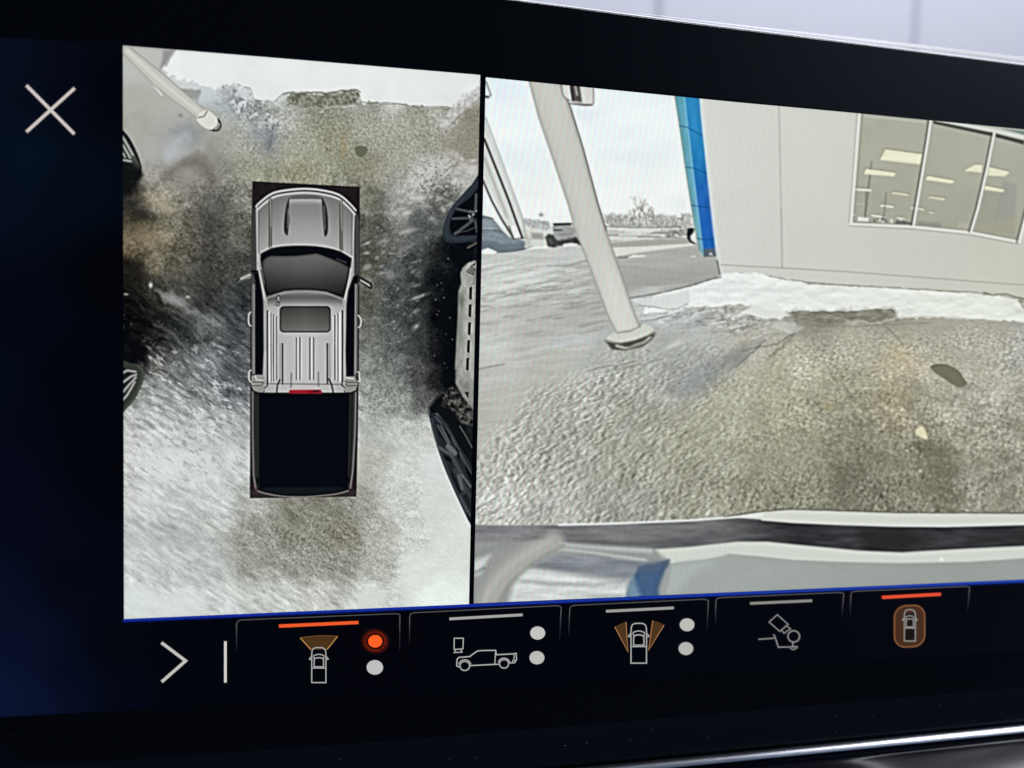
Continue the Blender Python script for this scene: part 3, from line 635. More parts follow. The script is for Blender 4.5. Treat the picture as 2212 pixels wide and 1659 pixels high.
    p.stroke(ZB((1240,520),(1232,900),(1212,1250),(1188,1430)), 3.2, (122, 121, 119), 2.5); p.stroke(ZB((1222,520),(1216,900),(1200,1250)), 2, (62, 62, 64), 2, 0.8); p.stroke(ZB((1188,545),(1184,900),(1172,1400)), 2.4, (40, 42, 40), 3, 0.8); p.stroke(ZB((1256,520),(1250,1000)), 2, (16, 16, 16), 2)
    tail = smooth_pts(ZB((300,1452),(400,1482),(560,1506),(750,1510),(900,1500),(1060,1482),(1170,1452)), 3)
    p.poly(ZB((238,1440),(300,1450),(400,1480),(560,1506),(750,1511),(1060,1483),(1180,1452),(1245,1440),(1242,1506),(238,1521)), (47, 40, 41), 3)
    p.stroke(tail, 2.0, (150, 146, 142), 2, 0.9)
    p.stroke(ZB((262,1392),(272,1425),(298,1455)), 3, (74, 26, 32), 3, 0.8); p.stroke(ZB((1218,1378),(1212,1410),(1190,1440)), 2.6, (74, 22, 28), 3, 0.8)
    p.poly(ZB((297,1330),(322,1330),(322,1392),(297,1392)), (8, 9, 11), 2); p.poly(ZB((1162,1322),(1182,1322),(1178,1380),(1160,1380)), (8, 9, 11), 2)
    # brake lamp
    p.poly(ZB((604,515),(615,496),(905,494),(920,512),(915,532),(605,531)), (158, 24, 36), 2.4)
    p.poly(ZB((830,498),(885,498),(890,520),(860,516),(835,518)), (52, 8, 12), 2, 0.9); p.poly(ZB((780,508),(815,512),(850,520),(880,528),(790,530)), (110, 14, 22), 2, 0.7); p.stroke(ZB((640,502),(780,500)), 1.6, (214, 44, 56), 2, 0.8)
    # door handles
    for pts_, f_ in ((((243,1300),(226,1325),(222,1380),(230,1420),(245,1430)), ZA), (((1262,1330),(1282,1355),(1290,1400),(1280,1435),(1264,1445)), ZA),
                     (((245,308),(228,330),(226,380),(236,415),(248,425)), ZB), (((1258,325),(1274,335),(1272,370),(1280,400),(1262,415)), ZB)):
        p.stroke(smooth_pts(f_(*pts_), 3), 2.6, (205, 203, 196), 2)
    p.blur(0.5); p.sharpen(2.6, 0.85)
    # fine display pixel weave
    p.C *= (1 + 0.02 * np.sin(2 * np.pi * (X * 0.21 + Y * 0.012)) + 0.018 * np.sin(2 * np.pi * (Y * 0.19 - X * 0.02)))[..., None]
    return p
# ------------------------------------------------------------------ the forward picture (right half of the display)
Z3 = zoomer(1850, 200, 1.8436); Z4 = zoomer(2650, 300, 1.5083); Z5 = zoomer(1850, 1000, 1.5082); Z6 = zoomer(2900, 1200, 1.8436)
B1 = zoomer(1850, 2000, 0.98486); B2 = zoomer(1880, 750, 2.212)

def paint_forward():
    p = Picture((1049.5, 1023.0), (2290.0, 2290.0), [(1049, 167), (1431, 205), (1593, 221), (1855, 245), (2212, 280), (2290, 288)],
                [(1022, 1303.5), (2212, 1251.5), (2290, 1248)], 800, 740)
    X, Y = p.X, p.Y; ALL = (slice(None), slice(None))
    pts = [(1060,560,(212,212,208)),(1060,620,(196,196,192)),(1060,690,(182,181,176)),(1060,740,(190,190,186)),(1150,590,(196,196,192)),(1150,660,(172,171,166)),(1150,720,(176,175,170)),
      (1250,620,(172,171,166)),(1250,690,(168,167,162)),(1250,740,(180,180,176)),(1310,760,(168,168,162)),
      (1360,600,(166,165,160)),(1450,560,(176,174,168)),(1450,600,(164,162,158)),(1530,580,(160,158,154)),(1400,660,(185,186,184)),(1450,690,(170,170,166)),
      (1060,800,(182,182,174)),(1060,900,(174,174,164)),(1060,1000,(168,168,158)),(1060,1090,(178,178,170)),(1200,800,(174,174,164)),(1200,900,(163,163,150)),
      (1200,1000,(160,159,147)),(1200,1100,(166,164,156)),(1350,800,(158,158,148)),(1350,900,(152,151,137)),(1350,1000,(150,148,133)),(1350,1100,(152,150,139)),
      (1420,740,(162,162,158)),(1500,720,(166,166,162)),(1500,790,(146,146,142)),(1560,850,(154,151,131)),(1500,950,(148,145,125)),(1500,1050,(142,139,121)),(1600,700,(170,166,156)),
      (1620,740,(164,159,143)),(1700,800,(154,149,126)),(1700,900,(142,137,113)),(1700,1000,(131,127,106)),(1700,1080,(126,122,103)),
      (1780,690,(132,128,112)),(1900,690,(140,136,120)),(1850,730,(152,147,129)),(1850,850,(140,135,111)),(1850,950,(120,115,96)),(1850,1050,(107,104,86)),(1950,780,(160,150,122)),(1930,870,(140,130,100)),
      (2000,720,(150,144,128)),(2000,860,(154,149,129)),(2000,1000,(117,112,93)),(2000,1080,(119,114,96)),(2120,720,(152,147,132)),(2120,850,(155,151,136)),
      (2120,950,(138,133,115)),(2120,1060,(131,126,110)),(2200,750,(150,146,134)),(2200,900,(142,138,123)),(2200,1050,(134,129,114)),(2280,900,(142,138,123))]
    Xo, Yo = p.X, p.Y; p.X, p.Y = X + 22 * fbm(X / 40, Y / 30, 3, 11), Y + 16 * fbm(X / 40, Y / 30, 3, 21)
    p.C[:] = p.field(pts, sig=18); p.X, p.Y = Xo, Yo
    lum = p.C.mean(-1, keepdims=True); p.C[:] = lum + 0.82 * (p.C - lum); p.C += (10 + 8 * sstep(1400, 1700, X) * sstep(1060, 900, Y))[..., None]
    # embossed, over-sharpened gravel: slanted ridges at left turning upright and finer to the right
    _gy = np.interp(X, [1020, 1110, 1140, 1350, 1500, 2300], [990, 900, 850, 760, 745, 700]) + 40 * fbm(X / 50, Y / 50, 3, 77)
    grav = sstep(-45, 45, Y - _gy)
    right = sstep(1350, 1800, X)
    # clods in the gravel's own slanting plane (rows grow taller towards the viewer)
    yy = np.arange(100, 1400.0); V = np.interp(Y, yy, np.cumsum(1.0 / (0.5 + 0.6 * sstep(660, 1130, yy))))
    w1, w2 = 9 * fbm(X / 22, V / 22, 2, 83), 9 * fbm(X / 22, V / 22, 2, 85)
    def emboss(ang, lx, ly, seed, gain=0.6):
        a, b = rot(X + w1, V + w2, ang, lx, ly); return fbm(a + 0.22, b + 0.42, 3, seed, gain) - fbm(a - 0.22, b - 0.42, 3, seed, gain)
    e1 = emboss(-36, 10.5, 5, 81); e2 = emboss(-65, 7.5, 4.8, 91); e3 = emboss(20, 6.5, 4.8, 92)
    rs = np.random.RandomState(6); salt = rs.rand(*X.shape) - 0.5
    g3 = fbm(X / 4, V / 4, 2, 95, 0.75) + 0.25 * salt
    big = fbm(X / 46, V / 34, 5, 97, 0.62)
    amp = 0.35 + 1.1 * np.clip(fbm(X / 90, Y / 60, 3, 93) + 0.5, 0, 1)
    d = grav * ((1 - right) * (100 * e1 + 20 * g3) + right * (64 * e2 + 50 * e3 + 34 * g3)) * amp + 40 * big * sstep(700, 800, Y) * grav
    # separate stones: rounded pale tops, dark gaps
    for sc, am, sd in ((7.5, 14, 1), (4.4, 17, 2)):
        a, b = rot(X + w1 * .5, V * 1.15 + w2 * .5, -30, sc, sc * .8); f1, f2, tone = cells(a, b, sd)
        d = d + grav * am * amp * (0.45 + 0.55 * right) * ((tone - 0.5) * 1.5 + 0.5 - 1.4 * np.exp(-((f2 - f1) / 0.16) ** 2) * (0.4 + 0.6 * tone) + 0.5 * (b - np.floor(b) < 0.4))
    smoothg = sstep(640, 720, Y) * (1 - grav)
    a, b = rot(X, Y, -7, 60, 5); d = d + (1 - grav) * sstep(500, 560, Y) * 26 * fbm(a, b, 4, 99) + smoothg * 10 * g3
    p.C += d[..., None]
    wet = sstep(-0.02, 0.2, fbm(X / 30, Y / 20, 5, 103, .62)) * sstep(1550, 1900, X) * sstep(760, 900, Y)
    p._mix(ALL, wet * 0.3, (92, 88, 74))
    # pale grit and the darker streak down the middle
    grit = sstep(0.2, 0.34, fbm(X / 6, V / 6, 3, 105, .65)) * grav * sstep(1450, 1700, X)
    p._mix(ALL, grit * 0.35, (205, 200, 178))
    yel = sstep(0.05, 0.25, fbm(X / 24, Y / 18, 4, 107, .6)) * sstep(1450, 1600, X) * sstep(720, 800, Y)
    p._mix(ALL, yel * 0.14, (172, 164, 126))
    # wet dark run-off below the pole foot and the tyre track down the middle
    p.poly(Z5((1280,850),(1380,760),(1540,660),(1680,590),(1690,650),(1580,760),(1460,850),(1350,890)), (124, 127, 131), 34, .5, rough=9, rscale=18)
    p.poly(Z6((1380,560),(1480,700),(1560,900),(1660,1150),(1760,1480),(1480,1480),(1440,1150),(1380,900),(1320,700)), (98, 93, 76), 40, .3, rough=10, rscale=20)
    # ---- sky
    SKY, POLE, PILLAR, WALL, WIN, SNOW, BUMP, TREE, SUV, BCAR, DRAIN, TRUSS = range(1, 13)
    def skyc(x, y, dd):
        t = np.clip((y - 180) / 320.0, 0, 1); m = fbm(x / 130, y / 50, 4, 3) * 18
        return np.stack([235 + 6 * t + 1.2 * m, 242 + m, 246 - 6 * t + .7 * m], -1)
    sky = [(1030, 150), (1600, 190)] + [Z3((1740,1290)), Z3((1400,1310)), Z3((1050,1290)), Z3((700,1300)), Z3((450,1330)), Z3((150,1330))]
    p.poly(sky, skyc, 3, idn=SKY)
    # far lot: snow streaks, road, cars
    p.poly([Z3((140,1320)), Z3((1740,1285)), Z3((1760,1400)), Z3((1700,1440)), Z3((1100,1480)), Z3((900,1480)), Z3((140,1520))], (212, 212, 206), 4)
    for k in range(70):
        r = np.random.RandomState(500 + k); x, y = Z3((1060 + 640 * r.rand(), 1285 + 170 * r.rand()))
        L = 6 + 26 * r.rand(); g = (226, 150, 176, 120)[k % 4]; p.stroke([(x - L, y + L * 0.02), (x + L, y - L * 0.0)], 1.2 + 1.6 * r.rand(), (g, g, g - 6), 2, 0.75)
    p.poly(B2((1240,490),(1500,465),(1900,450),(1960,460),(1990,500),(1500,520),(1250,525)), (170, 168, 160), 4)
    p.poly(B2((1260,530),(1500,522),(1970,495),(1990,512),(1600,560),(1290,612)), (218, 217, 208), 3)
    p.poly(B2((1290,612),(1600,565),(2000,520),(2210,620),(2212,780),(2000,850),(1360,890),(1300,700)),
           lambda x, y, dd: np.stack([176 + 16 * fbm(x / 40, y / 6, 3, 4) - 12 * sstep(560, 600, y)] * 3, -1) * np.array([1, 0.99, 0.965]), 4)
    p.stroke(B2((1310,622),(1400,618)), 1.5, (70, 70, 68), 2, 0.8)
    p.poly(B2((1395,612),(1430,596),(1555,600),(1550,612),(1400,624)), (226, 226, 220), 2.5); p.stroke(B2((1395,615),(1430,598)), 1.2, (90, 90, 88), 2, .8)
    p.poly(B2((1940,610),(1990,602),(1995,616)), (222, 222, 216), 2)
    # left foreground lot: snow band then asphalt
    p.poly(B2((100,600),(320,575),(520,545),(700,535),(980,515),(1030,560),(1045,640),(900,680),(600,740),(300,800),(100,850)),
           lambda x, y, dd: np.stack([200 + 34 * fbm(x / 60, y / 5, 4, 14)] * 3, -1) * np.array([1, 1, 0.985]), 4)
    p.stroke(B2((680,690),(860,690),(960,665),(1040,645)), 1.8, (120, 120, 116), 2.5, 0.7, 1); p.stroke(B2((300,810),(500,775),(640,740)), 3, (222, 222, 220), 3, 0.6, 2)
    p.stroke(B2((100,790),(300,740),(600,700)), 3, (176, 176, 174), 4, 0.5, 3)
    a, b = rot(X, Y, -9, 46, 5); lot = fbm(a, b, 5, 121, .62); rg = sstep(545, 575, Y) * sstep(690, 620, Y) * sstep(1310, 1240, X)
    p._mix(ALL, rg * sstep(0.04, 0.18, lot) * .55, (226, 227, 226)); p._mix(ALL, rg * sstep(-0.04, -0.2, lot) * .3, (148, 148, 145))
    rg = sstep(585, 620, Y) * sstep(760, 700, Y) * sstep(1330, 1280, X); p._mix(ALL, rg * sstep(-0.05, -0.18, lot) * .35, (132, 132, 129))
    # blue-grey car far left
    car = smooth_pts(B2((90,265),(150,258),(200,275),(250,330),(300,395),(340,430),(400,455),(485,470),(485,530),(470,555),(300,575),(230,570),(190,545),(90,560)), 2, True)
    p.poly(car, lambda x, y, dd: np.stack([128 + 46 * fbm(x / 10, y / 4, 3, 5), 138 + 46 * fbm(x / 10, y / 4, 3, 5), 146 + 46 * fbm(x / 10, y / 4, 3, 5)], -1), 3, idn=BCAR)
    p.poly(B2((110,280),(190,285),(235,340),(110,345)), (150, 158, 162), 4, .8); p.stroke(B2((100,375),(250,380),(320,420)), 2, (95, 102, 108), 2.5, 0.8); p.stroke(B2((100,360),(240,362)), 2, (196, 200, 202), 2, 0.8)
    p.poly(B2((90,470),(200,470),(300,500),(480,490),(475,550),(280,572),(210,560),(90,540)), (102, 112, 122), 4, 0.7); p.poly(B2((90,560),(160,535),(240,570),(200,590),(90,585)), (236, 237, 236), 3)
    p.stroke(B2((110,262),(150,258),(205,275)), 1.6, (70, 74, 78), 2, .9); p.stroke(B2((240,575),(400,562),(500,540),(560,520)), 1.6, (60, 62, 64), 2, 0.8); p.poly(B2((500,545),(560,520),(640,522),(690,515),(700,535),(560,545)), (238, 238, 236), 3)
    # sheds / hedges behind
    p.poly(B2((470,285),(520,270),(600,290),(700,300),(720,350),(690,370),(560,360),(480,340)), lambda x, y, dd: np.stack([176 + 110 * fbm(x / 4, y / 4, 3, 6)] * 3, -1), 5, 0.9, rough=3, rscale=6)
    p.blob(*B2((630,243)), 5, 4, (130, 130, 128), 0.8, 0, .5); p.poly(B2((540,400),(640,405),(660,460),(545,455)), (150, 148, 142), 6, 0.8); p.poly(B2((480,420),(540,440),(540,520),(490,520)), (190, 190, 184), 5, .8)
    p.stroke(B2((490,330),(520,370)), 3, (232, 232, 230), 3, .8)
    # pickup / suv behind the pole
    suv = B2((735,315),(910,312),(920,350),(940,430),(985,510),(900,515),(820,520),(740,530),(690,520),(665,440),(680,415),(740,410),(730,360))
    p.poly(suv, (158, 158, 156), 3, idn=SUV)
    p.poly(B2((735,318),(905,312),(910,330),(745,338)), (56, 56, 56), 2.5); p.poly(B2((740,370),(820,372),(820,382),(742,384)), (70, 70, 70), 2.5); p.stroke(B2((760,405),(920,400)), 2, (150, 150, 148), 2, .7); p.stroke(B2((830,345),(925,385)), 1.6, (130, 130, 128), 2, .7)
    p.poly(B2((668,440),(700,412),(740,425),(765,470),(770,520),(735,530),(690,520)), (62, 61, 60), 5, .95, rough=1.5, rscale=5); p.poly(B2((760,470),(850,460),(940,435),(970,470),(985,512),(955,498),(880,490),(800,512),(765,520)), (56, 55, 54), 5, .9, rough=1.5, rscale=5)
    p.stroke(B2((790,420),(900,412)), 3, (120, 119, 117), 4, .7); p.stroke(B2((870,440),(900,470)), 3, (100, 99, 97), 4, .7)
    p.poly(B2((680,440),(720,445),(740,500),(700,505)), (96, 95, 93), 5, .7); p.poly(B2((830,500),(900,492),(945,500),(950,512),(820,522)), (228, 228, 226), 2.5)
    # bare trees
    def treec(x, y, dd):
        n = fbm(x / 3.2, y / 4, 3, 7); g = 176 + 150 * n; return np.stack([g, g - 1, g - 6], -1)
    p.poly(B2((1185,235),(1260,225),(1350,240),(1440,250),(1560,230),(1640,240),(1760,250),(1850,260),(1930,225),(1965,240),(1975,345),(1800,350),(1600,350),(1400,345),(1195,340)), treec, 8, 0.9, idn=TREE, rough=5, rscale=7, seed=3)
    def branch(x, y, ang, L, w, depth, r):
        x2, y2 = x + L * math.cos(ang), y - L * math.sin(ang); p.stroke([(x, y), (x2, y2)], [w, w * .7], (142, 138, 130), 2.2, 0.7 if depth > 1 else 0.45)
        if depth > 0:
            for k in range(2 if depth < 3 else 3): branch(x2, y2, ang + (r.rand() - .5) * 1.1, L * (0.6 + .25 * r.rand()), w * .62, depth - 1, r)
    for i_, (zx, zy, L) in enumerate(((1500,340,20),(1560,320,15),(1440,330,12),(1700,330,9),(1330,330,8),(1800,330,8),(1620,330,12),(1880,330,9),(1250,335,8))):
        x, y = B2((zx, zy)); branch(x, y, 1.62, L, 3.0 if L > 14 else 1.8, 4 if L > 10 else 3, np.random.RandomState(20 + i_))
    p.stroke(B2((1490,330),(1470,180),(1420,90)), 1.4, (236, 236, 228), 1.6, 0.8); p.stroke(B2((1570,310),(1545,200)), 1.4, (236, 236, 228), 1.6, 0.7)
    for k in range(13):
        x, y = B2((1600 + 11 * k, 285)); p.stroke([(x, y), (x + 1, y + 11)], 1.2, (226, 226, 220) if k % 2 else (110, 106, 100), 1.4, .8)
    p.stroke(B2((1205,345),(1400,352),(1700,352),(1860,345)), 2.4, (112, 110, 106), 2.5, 0.7, 1); p.stroke(B2((1195,325),(1230,338)), 4, (235, 235, 232), 3, .8)
    for k in range(9):
        r = np.random.RandomState(40 + k); x, y = B2((1740 + 170 * r.rand(), 385 + 50 * r.rand())); p.blob(x, y, 5, 3, (128, 126, 122), .7, 0, .8, k)
    p.stroke(smooth_pts(B2((1790,425),(1820,395),(1860,425)), 3), 1.8, (70, 70, 68), 2, .8); p.stroke(B2((1860,345),(1862,390)), 1.6, (90, 88, 84), 2, .7)
    p.poly(smooth_pts(B2((1925,365),(1975,362),(1978,400),(1950,430),(1955,470),(1990,490),(1985,500),(1945,480),(1920,440)), 2, True), (40, 42, 44), 3); p.stroke(smooth_pts(B2((1975,410),(1962,440),(1972,470),(1995,480)), 3), 3, (205, 206, 206), 2.5, .9)
    # twin poles far left
    band = [Z3((165,520)), Z3((440,1240)), Z3((470,1400)), Z3((370,1400)), Z3((300,1240)), Z3((160,960))]
    p.poly(band, (206, 206, 202), 4, 0.85, idn=TRUSS)
    p.stroke(Z3((170,500),(300,850),(440,1230),(470,1390)), 3, (150, 150, 146), 5, 0.7); p.stroke(Z3((165,800),(270,1080),(330,1230)), 5, (176, 175, 170), 5, 0.8)
    p.stroke(Z3((160,655),(250,880),(345,1120),(440,1385)), 4.2, (44, 45, 44), 2.6, 0.95); p.stroke(Z3((150,960),(215,1110),(290,1250),(375,1385)), 4, (64, 64, 62), 3, 0.9)
    p.poly(Z3((355,1300),(395,1295),(430,1380),(385,1395)), (236, 236, 234), 3); p.stroke(Z3((345,1300),(375,1390)), 3, (90, 90, 88), 3, .8); p.stroke(Z3((375,1395),(455,1385)), 2, (60, 60, 60), 2, .9)
    p.stroke(Z3((175,235),(210,335),(175,350)), 3, (120, 120, 118), 3, .8); p.stroke(Z3((168,340),(190,350)), 4, (60, 60, 60), 3, .8)
    # ---- blue pillar
    pl = Z3((1560,300),(1600,560),(1645,880),(1692,1180),(1745,1475)); pm = Z3((1632,310),(1660,560),(1695,850),(1745,1250),(1778,1520)); pr = Z3((1748,320),(1772,600),(1805,900),(1850,1250),(1884,1520))
    def pbc(x, y, dd):
        t = np.clip((y - 200) / 340.0, 0, 1); n = fbm(x / 14, y / 30, 2, 5) * 16; k = sstep(0.3, 0.75, t)
        return np.stack([48 - 18 * t + n, 134 - 36 * k + n, 190 - 8 * k + n], -1)
    def pfc(x, y, dd):
        t = np.clip((y - 200) / 340.0, 0, 1); n = fbm(x / 14, y / 30, 2, 6) * 16
        return np.stack([92 + 18 * t + n, 158 + 10 * t + n, 178 + 8 * t + n], -1)
    p.poly(pm + pr[::-1], pbc, 2.5, idn=PILLAR); p.poly(pl + pm[::-1], pfc, 2.5, idn=PILLAR)
    p.stroke(pl, 2.2, (128, 140, 112), 2.5, .8); p.stroke(pm, 2, (132, 190, 214), 3, .8); p.stroke(Z3((1790,1000),(1850,1380)), 2.5, (70, 120, 190), 3, .6)
    for q_ in (((1600,560),(1655,568),(1770,632)), ((1645,865),(1700,870),(1805,912)), ((1692,1145),(1740,1152),(1845,1165)), ((1730,1390),(1780,1398),(1875,1400))):
        p.stroke(Z3(*q_), 1.8, (26, 78, 118), 2, .75)
    p.poly(Z3((1775,1468),(1880,1462),(1885,1520),(1780,1528)), (100, 102, 104), 3, .9); p.poly(Z3((1815,1512),(1830,1492),(1850,1512)), (205, 204, 198), 2.5)
    # ---- building wall
    wl = Z4((222,80),(235,250),(262,500),(290,780),(322,1050),(345,1215))
    wall = wl + Z4((430,1190),(560,1200),(620,1205),(870,1252),(1180,1272),(1500,1288),(1900,1312),(2000,1322),(2181,1352),(2420,1400),(2420,80))
    def wallc(x, y, dd):
        t = (x - 1520) / 700.0; n = 5 * fbm(x / 90, y / 90, 3, 9); g = 216 - 14 * t - 5 * sstep(300, 600, y) * (1 - t) + n + 1.6 * fbm(x / 3, y / 3, 1, 10)
        return np.stack([g - 1, g - 2 - .5 * t, g - 7 - 8 * t], -1)
    p.poly(wall, wallc, 2.5, idn=WALL)
    p.stroke(wl[:], 3, (214, 222, 230), 4, .7); p.stroke(Z4((330,1120),(348,1215)), 2.5, (70, 68, 66), 2.5, .9)
    p.stroke(Z4((703,150),(710,500),(716,800),(722,1160)), 2.0, (150, 147, 140), 2, .75); p.stroke(Z4((708,170),(718,800)), 1.4, (222, 220, 214), 1.8, .5)
    p.stroke(Z4((352,1145),(700,1163),(1100,1186),(1500,1216),(2181,1268),(2400,1290)), 2.2, (158, 154, 144), 2.5, .8); p.stroke(Z4((352,1152),(1100,1194),(2181,1276)), 1.6, (206, 203, 196), 2, .5)
    # ---- window
    gl = [Z4((1188,150)), Z4((1130,900)), Z4((1500,912)), Z4((1860,948)), Z4((2152,1008)), Z4((2181,880)), Z4((2330,300)), Z4((2181,395)), Z4((2000,352)), Z4((1630,270)), Z4((1500,180))]
    def glassc(x, y, dd):
        n = 10 * fbm(x / 70, y / 50, 3, 12); t = (y - 250) / 240.0
        g = 176 - 8 * t + n; return np.stack([g, g - 2, g - 16], -1)
    p.poly(gl, glassc, 2.5, idn=WIN)
    p.poly(Z4((1630,275),(2000,350),(2181,395),(2181,420),(2000,372),(1640,295)), (62, 64, 56), 3, .9); p.poly(Z4((1215,240),(1590,278),(1590,290),(1215,252)), (196, 195, 188), 3, .8)
    p.stroke(Z4((1600,262),(2000,335),(2190,378)), 5, (216, 217, 210), 3); p.poly(Z4((2050,325),(2300,350),(2300,420),(2180,360)), (108, 132, 134), 4, .9)
    p.poly(Z4((2055,640),(2140,660),(2120,960),(1990,940)), (150, 150, 142), 6, .6); p.poly(Z4((1940,700),(2050,710),(2000,960),(1900,930)), (152, 150, 138), 8, .5); p.poly(Z4((1890,900),(2150,850),(2150,950),(1880,945)), (168, 164, 140), 12, .5)
    # ceiling lights seen inside
    L = (228, 224, 196)
    for q_, c_ in ((((1345,445),(1570,475),(1555,540),(1308,512)), L), (((1228,562),(1410,588),(1395,612),(1212,598)), L), (((1600,605),(1768,635),(1745,655),(1582,632)), L),
                   (((1885,537),(1930,540),(1925,588),(1815,578)), L), (((1965,550),(2098,582),(2065,612),(1950,605)), L), (((1940,662),(2070,690),(2050,706),(1930,690)), L),
                   (((1390,702),(1492,716),(1475,728),(1375,714)), (216, 212, 186)), (((1610,728),(1712,742),(1695,755),(1598,740)), (216, 212, 186)),
                   (((1318,778),(1402,788),(1390,802),(1306,792)), (226, 224, 206)), (((1505,790),(1585,805),(1575,817),(1490,806)), (216, 212, 190)), (((1605,820),(1640,824),(1636,835),(1600,830)), (214, 210, 190)),
                   (((1262,838),(1330,848),(1320,860),(1255,850)), (230, 228, 214)), (((1412,852),(1470,860),(1462,870),(1408,864)), (214, 210, 196)), (((1148,832),(1166,836),(1160,846),(1146,844)), (236, 234, 222))):
        q2 = Z4(*q_); p.poly(q2, c_, 2.5); p.stroke([q2[0], q2[1]], 1.8, (112, 110, 92), 2, .7); p.stroke([q2[0], q2[3]], 1.4, (120, 118, 100), 2, .6)
    p.poly(Z4((1362,470),(1552,492),(1548,525),(1340,505)), (238, 235, 210), 4, .8)
    for a_, b_ in (((1262,520),(1256,570)), ((1252,605),(1222,860)), ((1350,710),(1336,850)), ((1228,700),(1222,860))):
        p.stroke(Z4(a_, b_), 3.0 if a_[0] == 1252 else 2, (112, 110, 102), 2, .85)
    p.stroke(Z4((1160,690),(1255,696)), 4.4, (228, 227, 216), 2.5); p.stroke(Z4((1160,678),(1250,684)), 1.5, (120, 118, 110), 2, .7)
    p.poly(Z4((1180,855),(1245,862),(1240,885),(1176,882)), (222, 222, 216), 2.5)
    for k in range(12):
        r = np.random.RandomState(60 + k); x, y = Z4((1265 + 200 * r.rand(), 868 + 22 * r.rand())); p.poly([(x, y - 3), (x + 5, y - 2.6), (x + 5, y + 3), (x, y + 3)], (222, 221, 212) if k % 2 else (110, 110, 106), 2, .8)
    p.poly(Z4((1415,875),(1500,890),(1500,905),(1400,900)), (98, 98, 98), 4, .8); p.poly(Z4((1545,880),(1680,890),(1680,920),(1540,908)), (146, 142, 134), 5, .7); p.poly(Z4((1790,885),(1850,895),(1840,935),(1775,925)), (186, 180, 168), 5, .5); p.stroke(Z4((1160,775),(1220,780)), 2, (200, 200, 192), 2, .6)
    # frame
    FR = (222, 221, 214)
    p.stroke([Z4((1190,120)), Z4((1188,240)), Z4((1160,600)), Z4((1138,900))], 6.5, FR, 2.5); p.stroke([Z4((1204,240)), Z4((1176,600)), Z4((1152,880))], 1.6, (128, 126, 114), 2, .8); p.stroke([Z4((1174,232)), Z4((1148,600)), Z4((1124,900))], 1.4, (140, 137, 128), 2, .7)
    p.stroke(Z4((1132,900),(1500,916),(1860,952),(2152,1008)), 6.5, FR, 2.5); p.stroke(Z4((1128,910),(1500,928),(1860,965),(2152,1020)), 1.6, (140, 136, 124), 2, .8)
    p.stroke(Z4((1150,886),(1500,900),(1850,936),(2140,990)), 1.3, (120, 118, 106), 2, .6)
    for q_ in (((1620,262),(1600,400),(1560,640),(1515,905)), ((2002,350),(1960,560),(1905,800),(1862,945))):
        Q = Z4(*q_); p.stroke([(x - 4.6, y) for x, y in Q], 3, (66, 66, 58), 2.2, .9); p.stroke(Q, 5.6, FR, 2.4); p.stroke([(x + 4, y) for x, y in Q], 1.4, (140, 138, 124), 2, .7)
    Q = Z4((2260,560),(2185,880),(2152,1008)); p.stroke([(x - 5, y) for x, y in Q], 3.4, (80, 80, 72), 2.5, .8); p.stroke(Q, 6, FR, 2.5)
    # ---- snow bank
    snow = Z4((-60,1330),(0,1312),(180,1272),(345,1217),(375,1198),(430,1186),(470,1196),(560,1192),(625,1204),(870,1255),(1180,1275),(1500,1292),(1900,1316),(1950,1328),(2000,1324),(2100,1340),(2181,1372),(2300,1400),(2300,1500)) \
         + Z4((2181,1490),(2000,1478),(1700,1465),(1500,1468),(1425,1470),(1390,1420),(1150,1428),(1000,1428),(800,1432),(720,1470),(600,1460),(480,1436),(540,1400),(470,1384),(330,1396),(150,1402),(0,1432),(-120,1440))
    def snowc(x, y, dd):
        n = 22 * fbm(x / 46, y / 15, 5, 13) + 26 * (fbm(x / 30, y / 12 + .3, 3, 15) - fbm(x / 30, y / 12 - .3, 3, 15)); t = np.clip((x - 1560) / 640.0, 0, 1); g = 233 - 4 * t + n
        return np.stack([g, g + 1, g - 1 - 8 * t], -1)
    p.poly(snow, snowc, 3, idn=SNOW, rough=4.5, rscale=9, seed=17)
    p.stroke(Z4((640,1215),(870,1252),(1180,1272),(1500,1290),(1900,1313)), 2, (120, 116, 104), 2.2, .75, 1.5, 3)
    p.stroke(Z4((1935,1312),(1990,1326),(2060,1320),(2181,1352)), 3, (110, 104, 90), 3, .8, 2, 4); p.stroke(Z4((2150,1360),(2181,1400),(2215,1440)), 5, (120, 112, 100), 5, .7, 3, 5)
    p.stroke(Z5((1010,292),(1180,262),(1340,225),(1560,160)), 2.2, (88, 86, 82), 2.4, .8, 1, 5)
    # slush to the left of the bank
    p.poly(Z5((1020,300),(1180,275),(1360,240),(1380,310),(1300,350),(1130,345),(1060,330)), (216, 217, 215), 5, .9, rough=4, rscale=10, seed=6)
    p.stroke(Z5((1060,330),(1140,345),(1290,355),(1360,330)), 2.5, (128, 128, 124), 2.5, .6, 3, 7); p.stroke(Z5((1080,420),(1180,400),(1310,365),(1400,345)), 3, (220, 221, 222), 3, .8, 2, 8); p.stroke(Z5((1080,432),(1190,412),(1310,378)), 2, (120, 122, 122), 2.5, .6, 2, 8)
    p.poly(Z5((1100,440),(1260,410),(1420,400),(1400,450),(1200,470)), (190, 196, 198), 14, .5)
    p.poly(Z4((540,1395),(480,1432),(700,1472),(800,1424),(700,1420)), (222, 222, 216), 3, .9, rough=4, rscale=8)
    reg = np.exp(-((X - 1580) / 120) ** 2 - ((Y - 690 - 0.12 * (X - 1580)) / 34) ** 2); reg = np.clip(reg * 1.3, 0, 1) * (p.I != SNOW)
    a, b = rot(X + 14 * fbm(X / 30, Y / 30, 2, 3), Y + 10 * fbm(X / 30, Y / 30, 2, 4), -16, 13, 4.5); sl = fbm(a, b, 5, 113, .68)
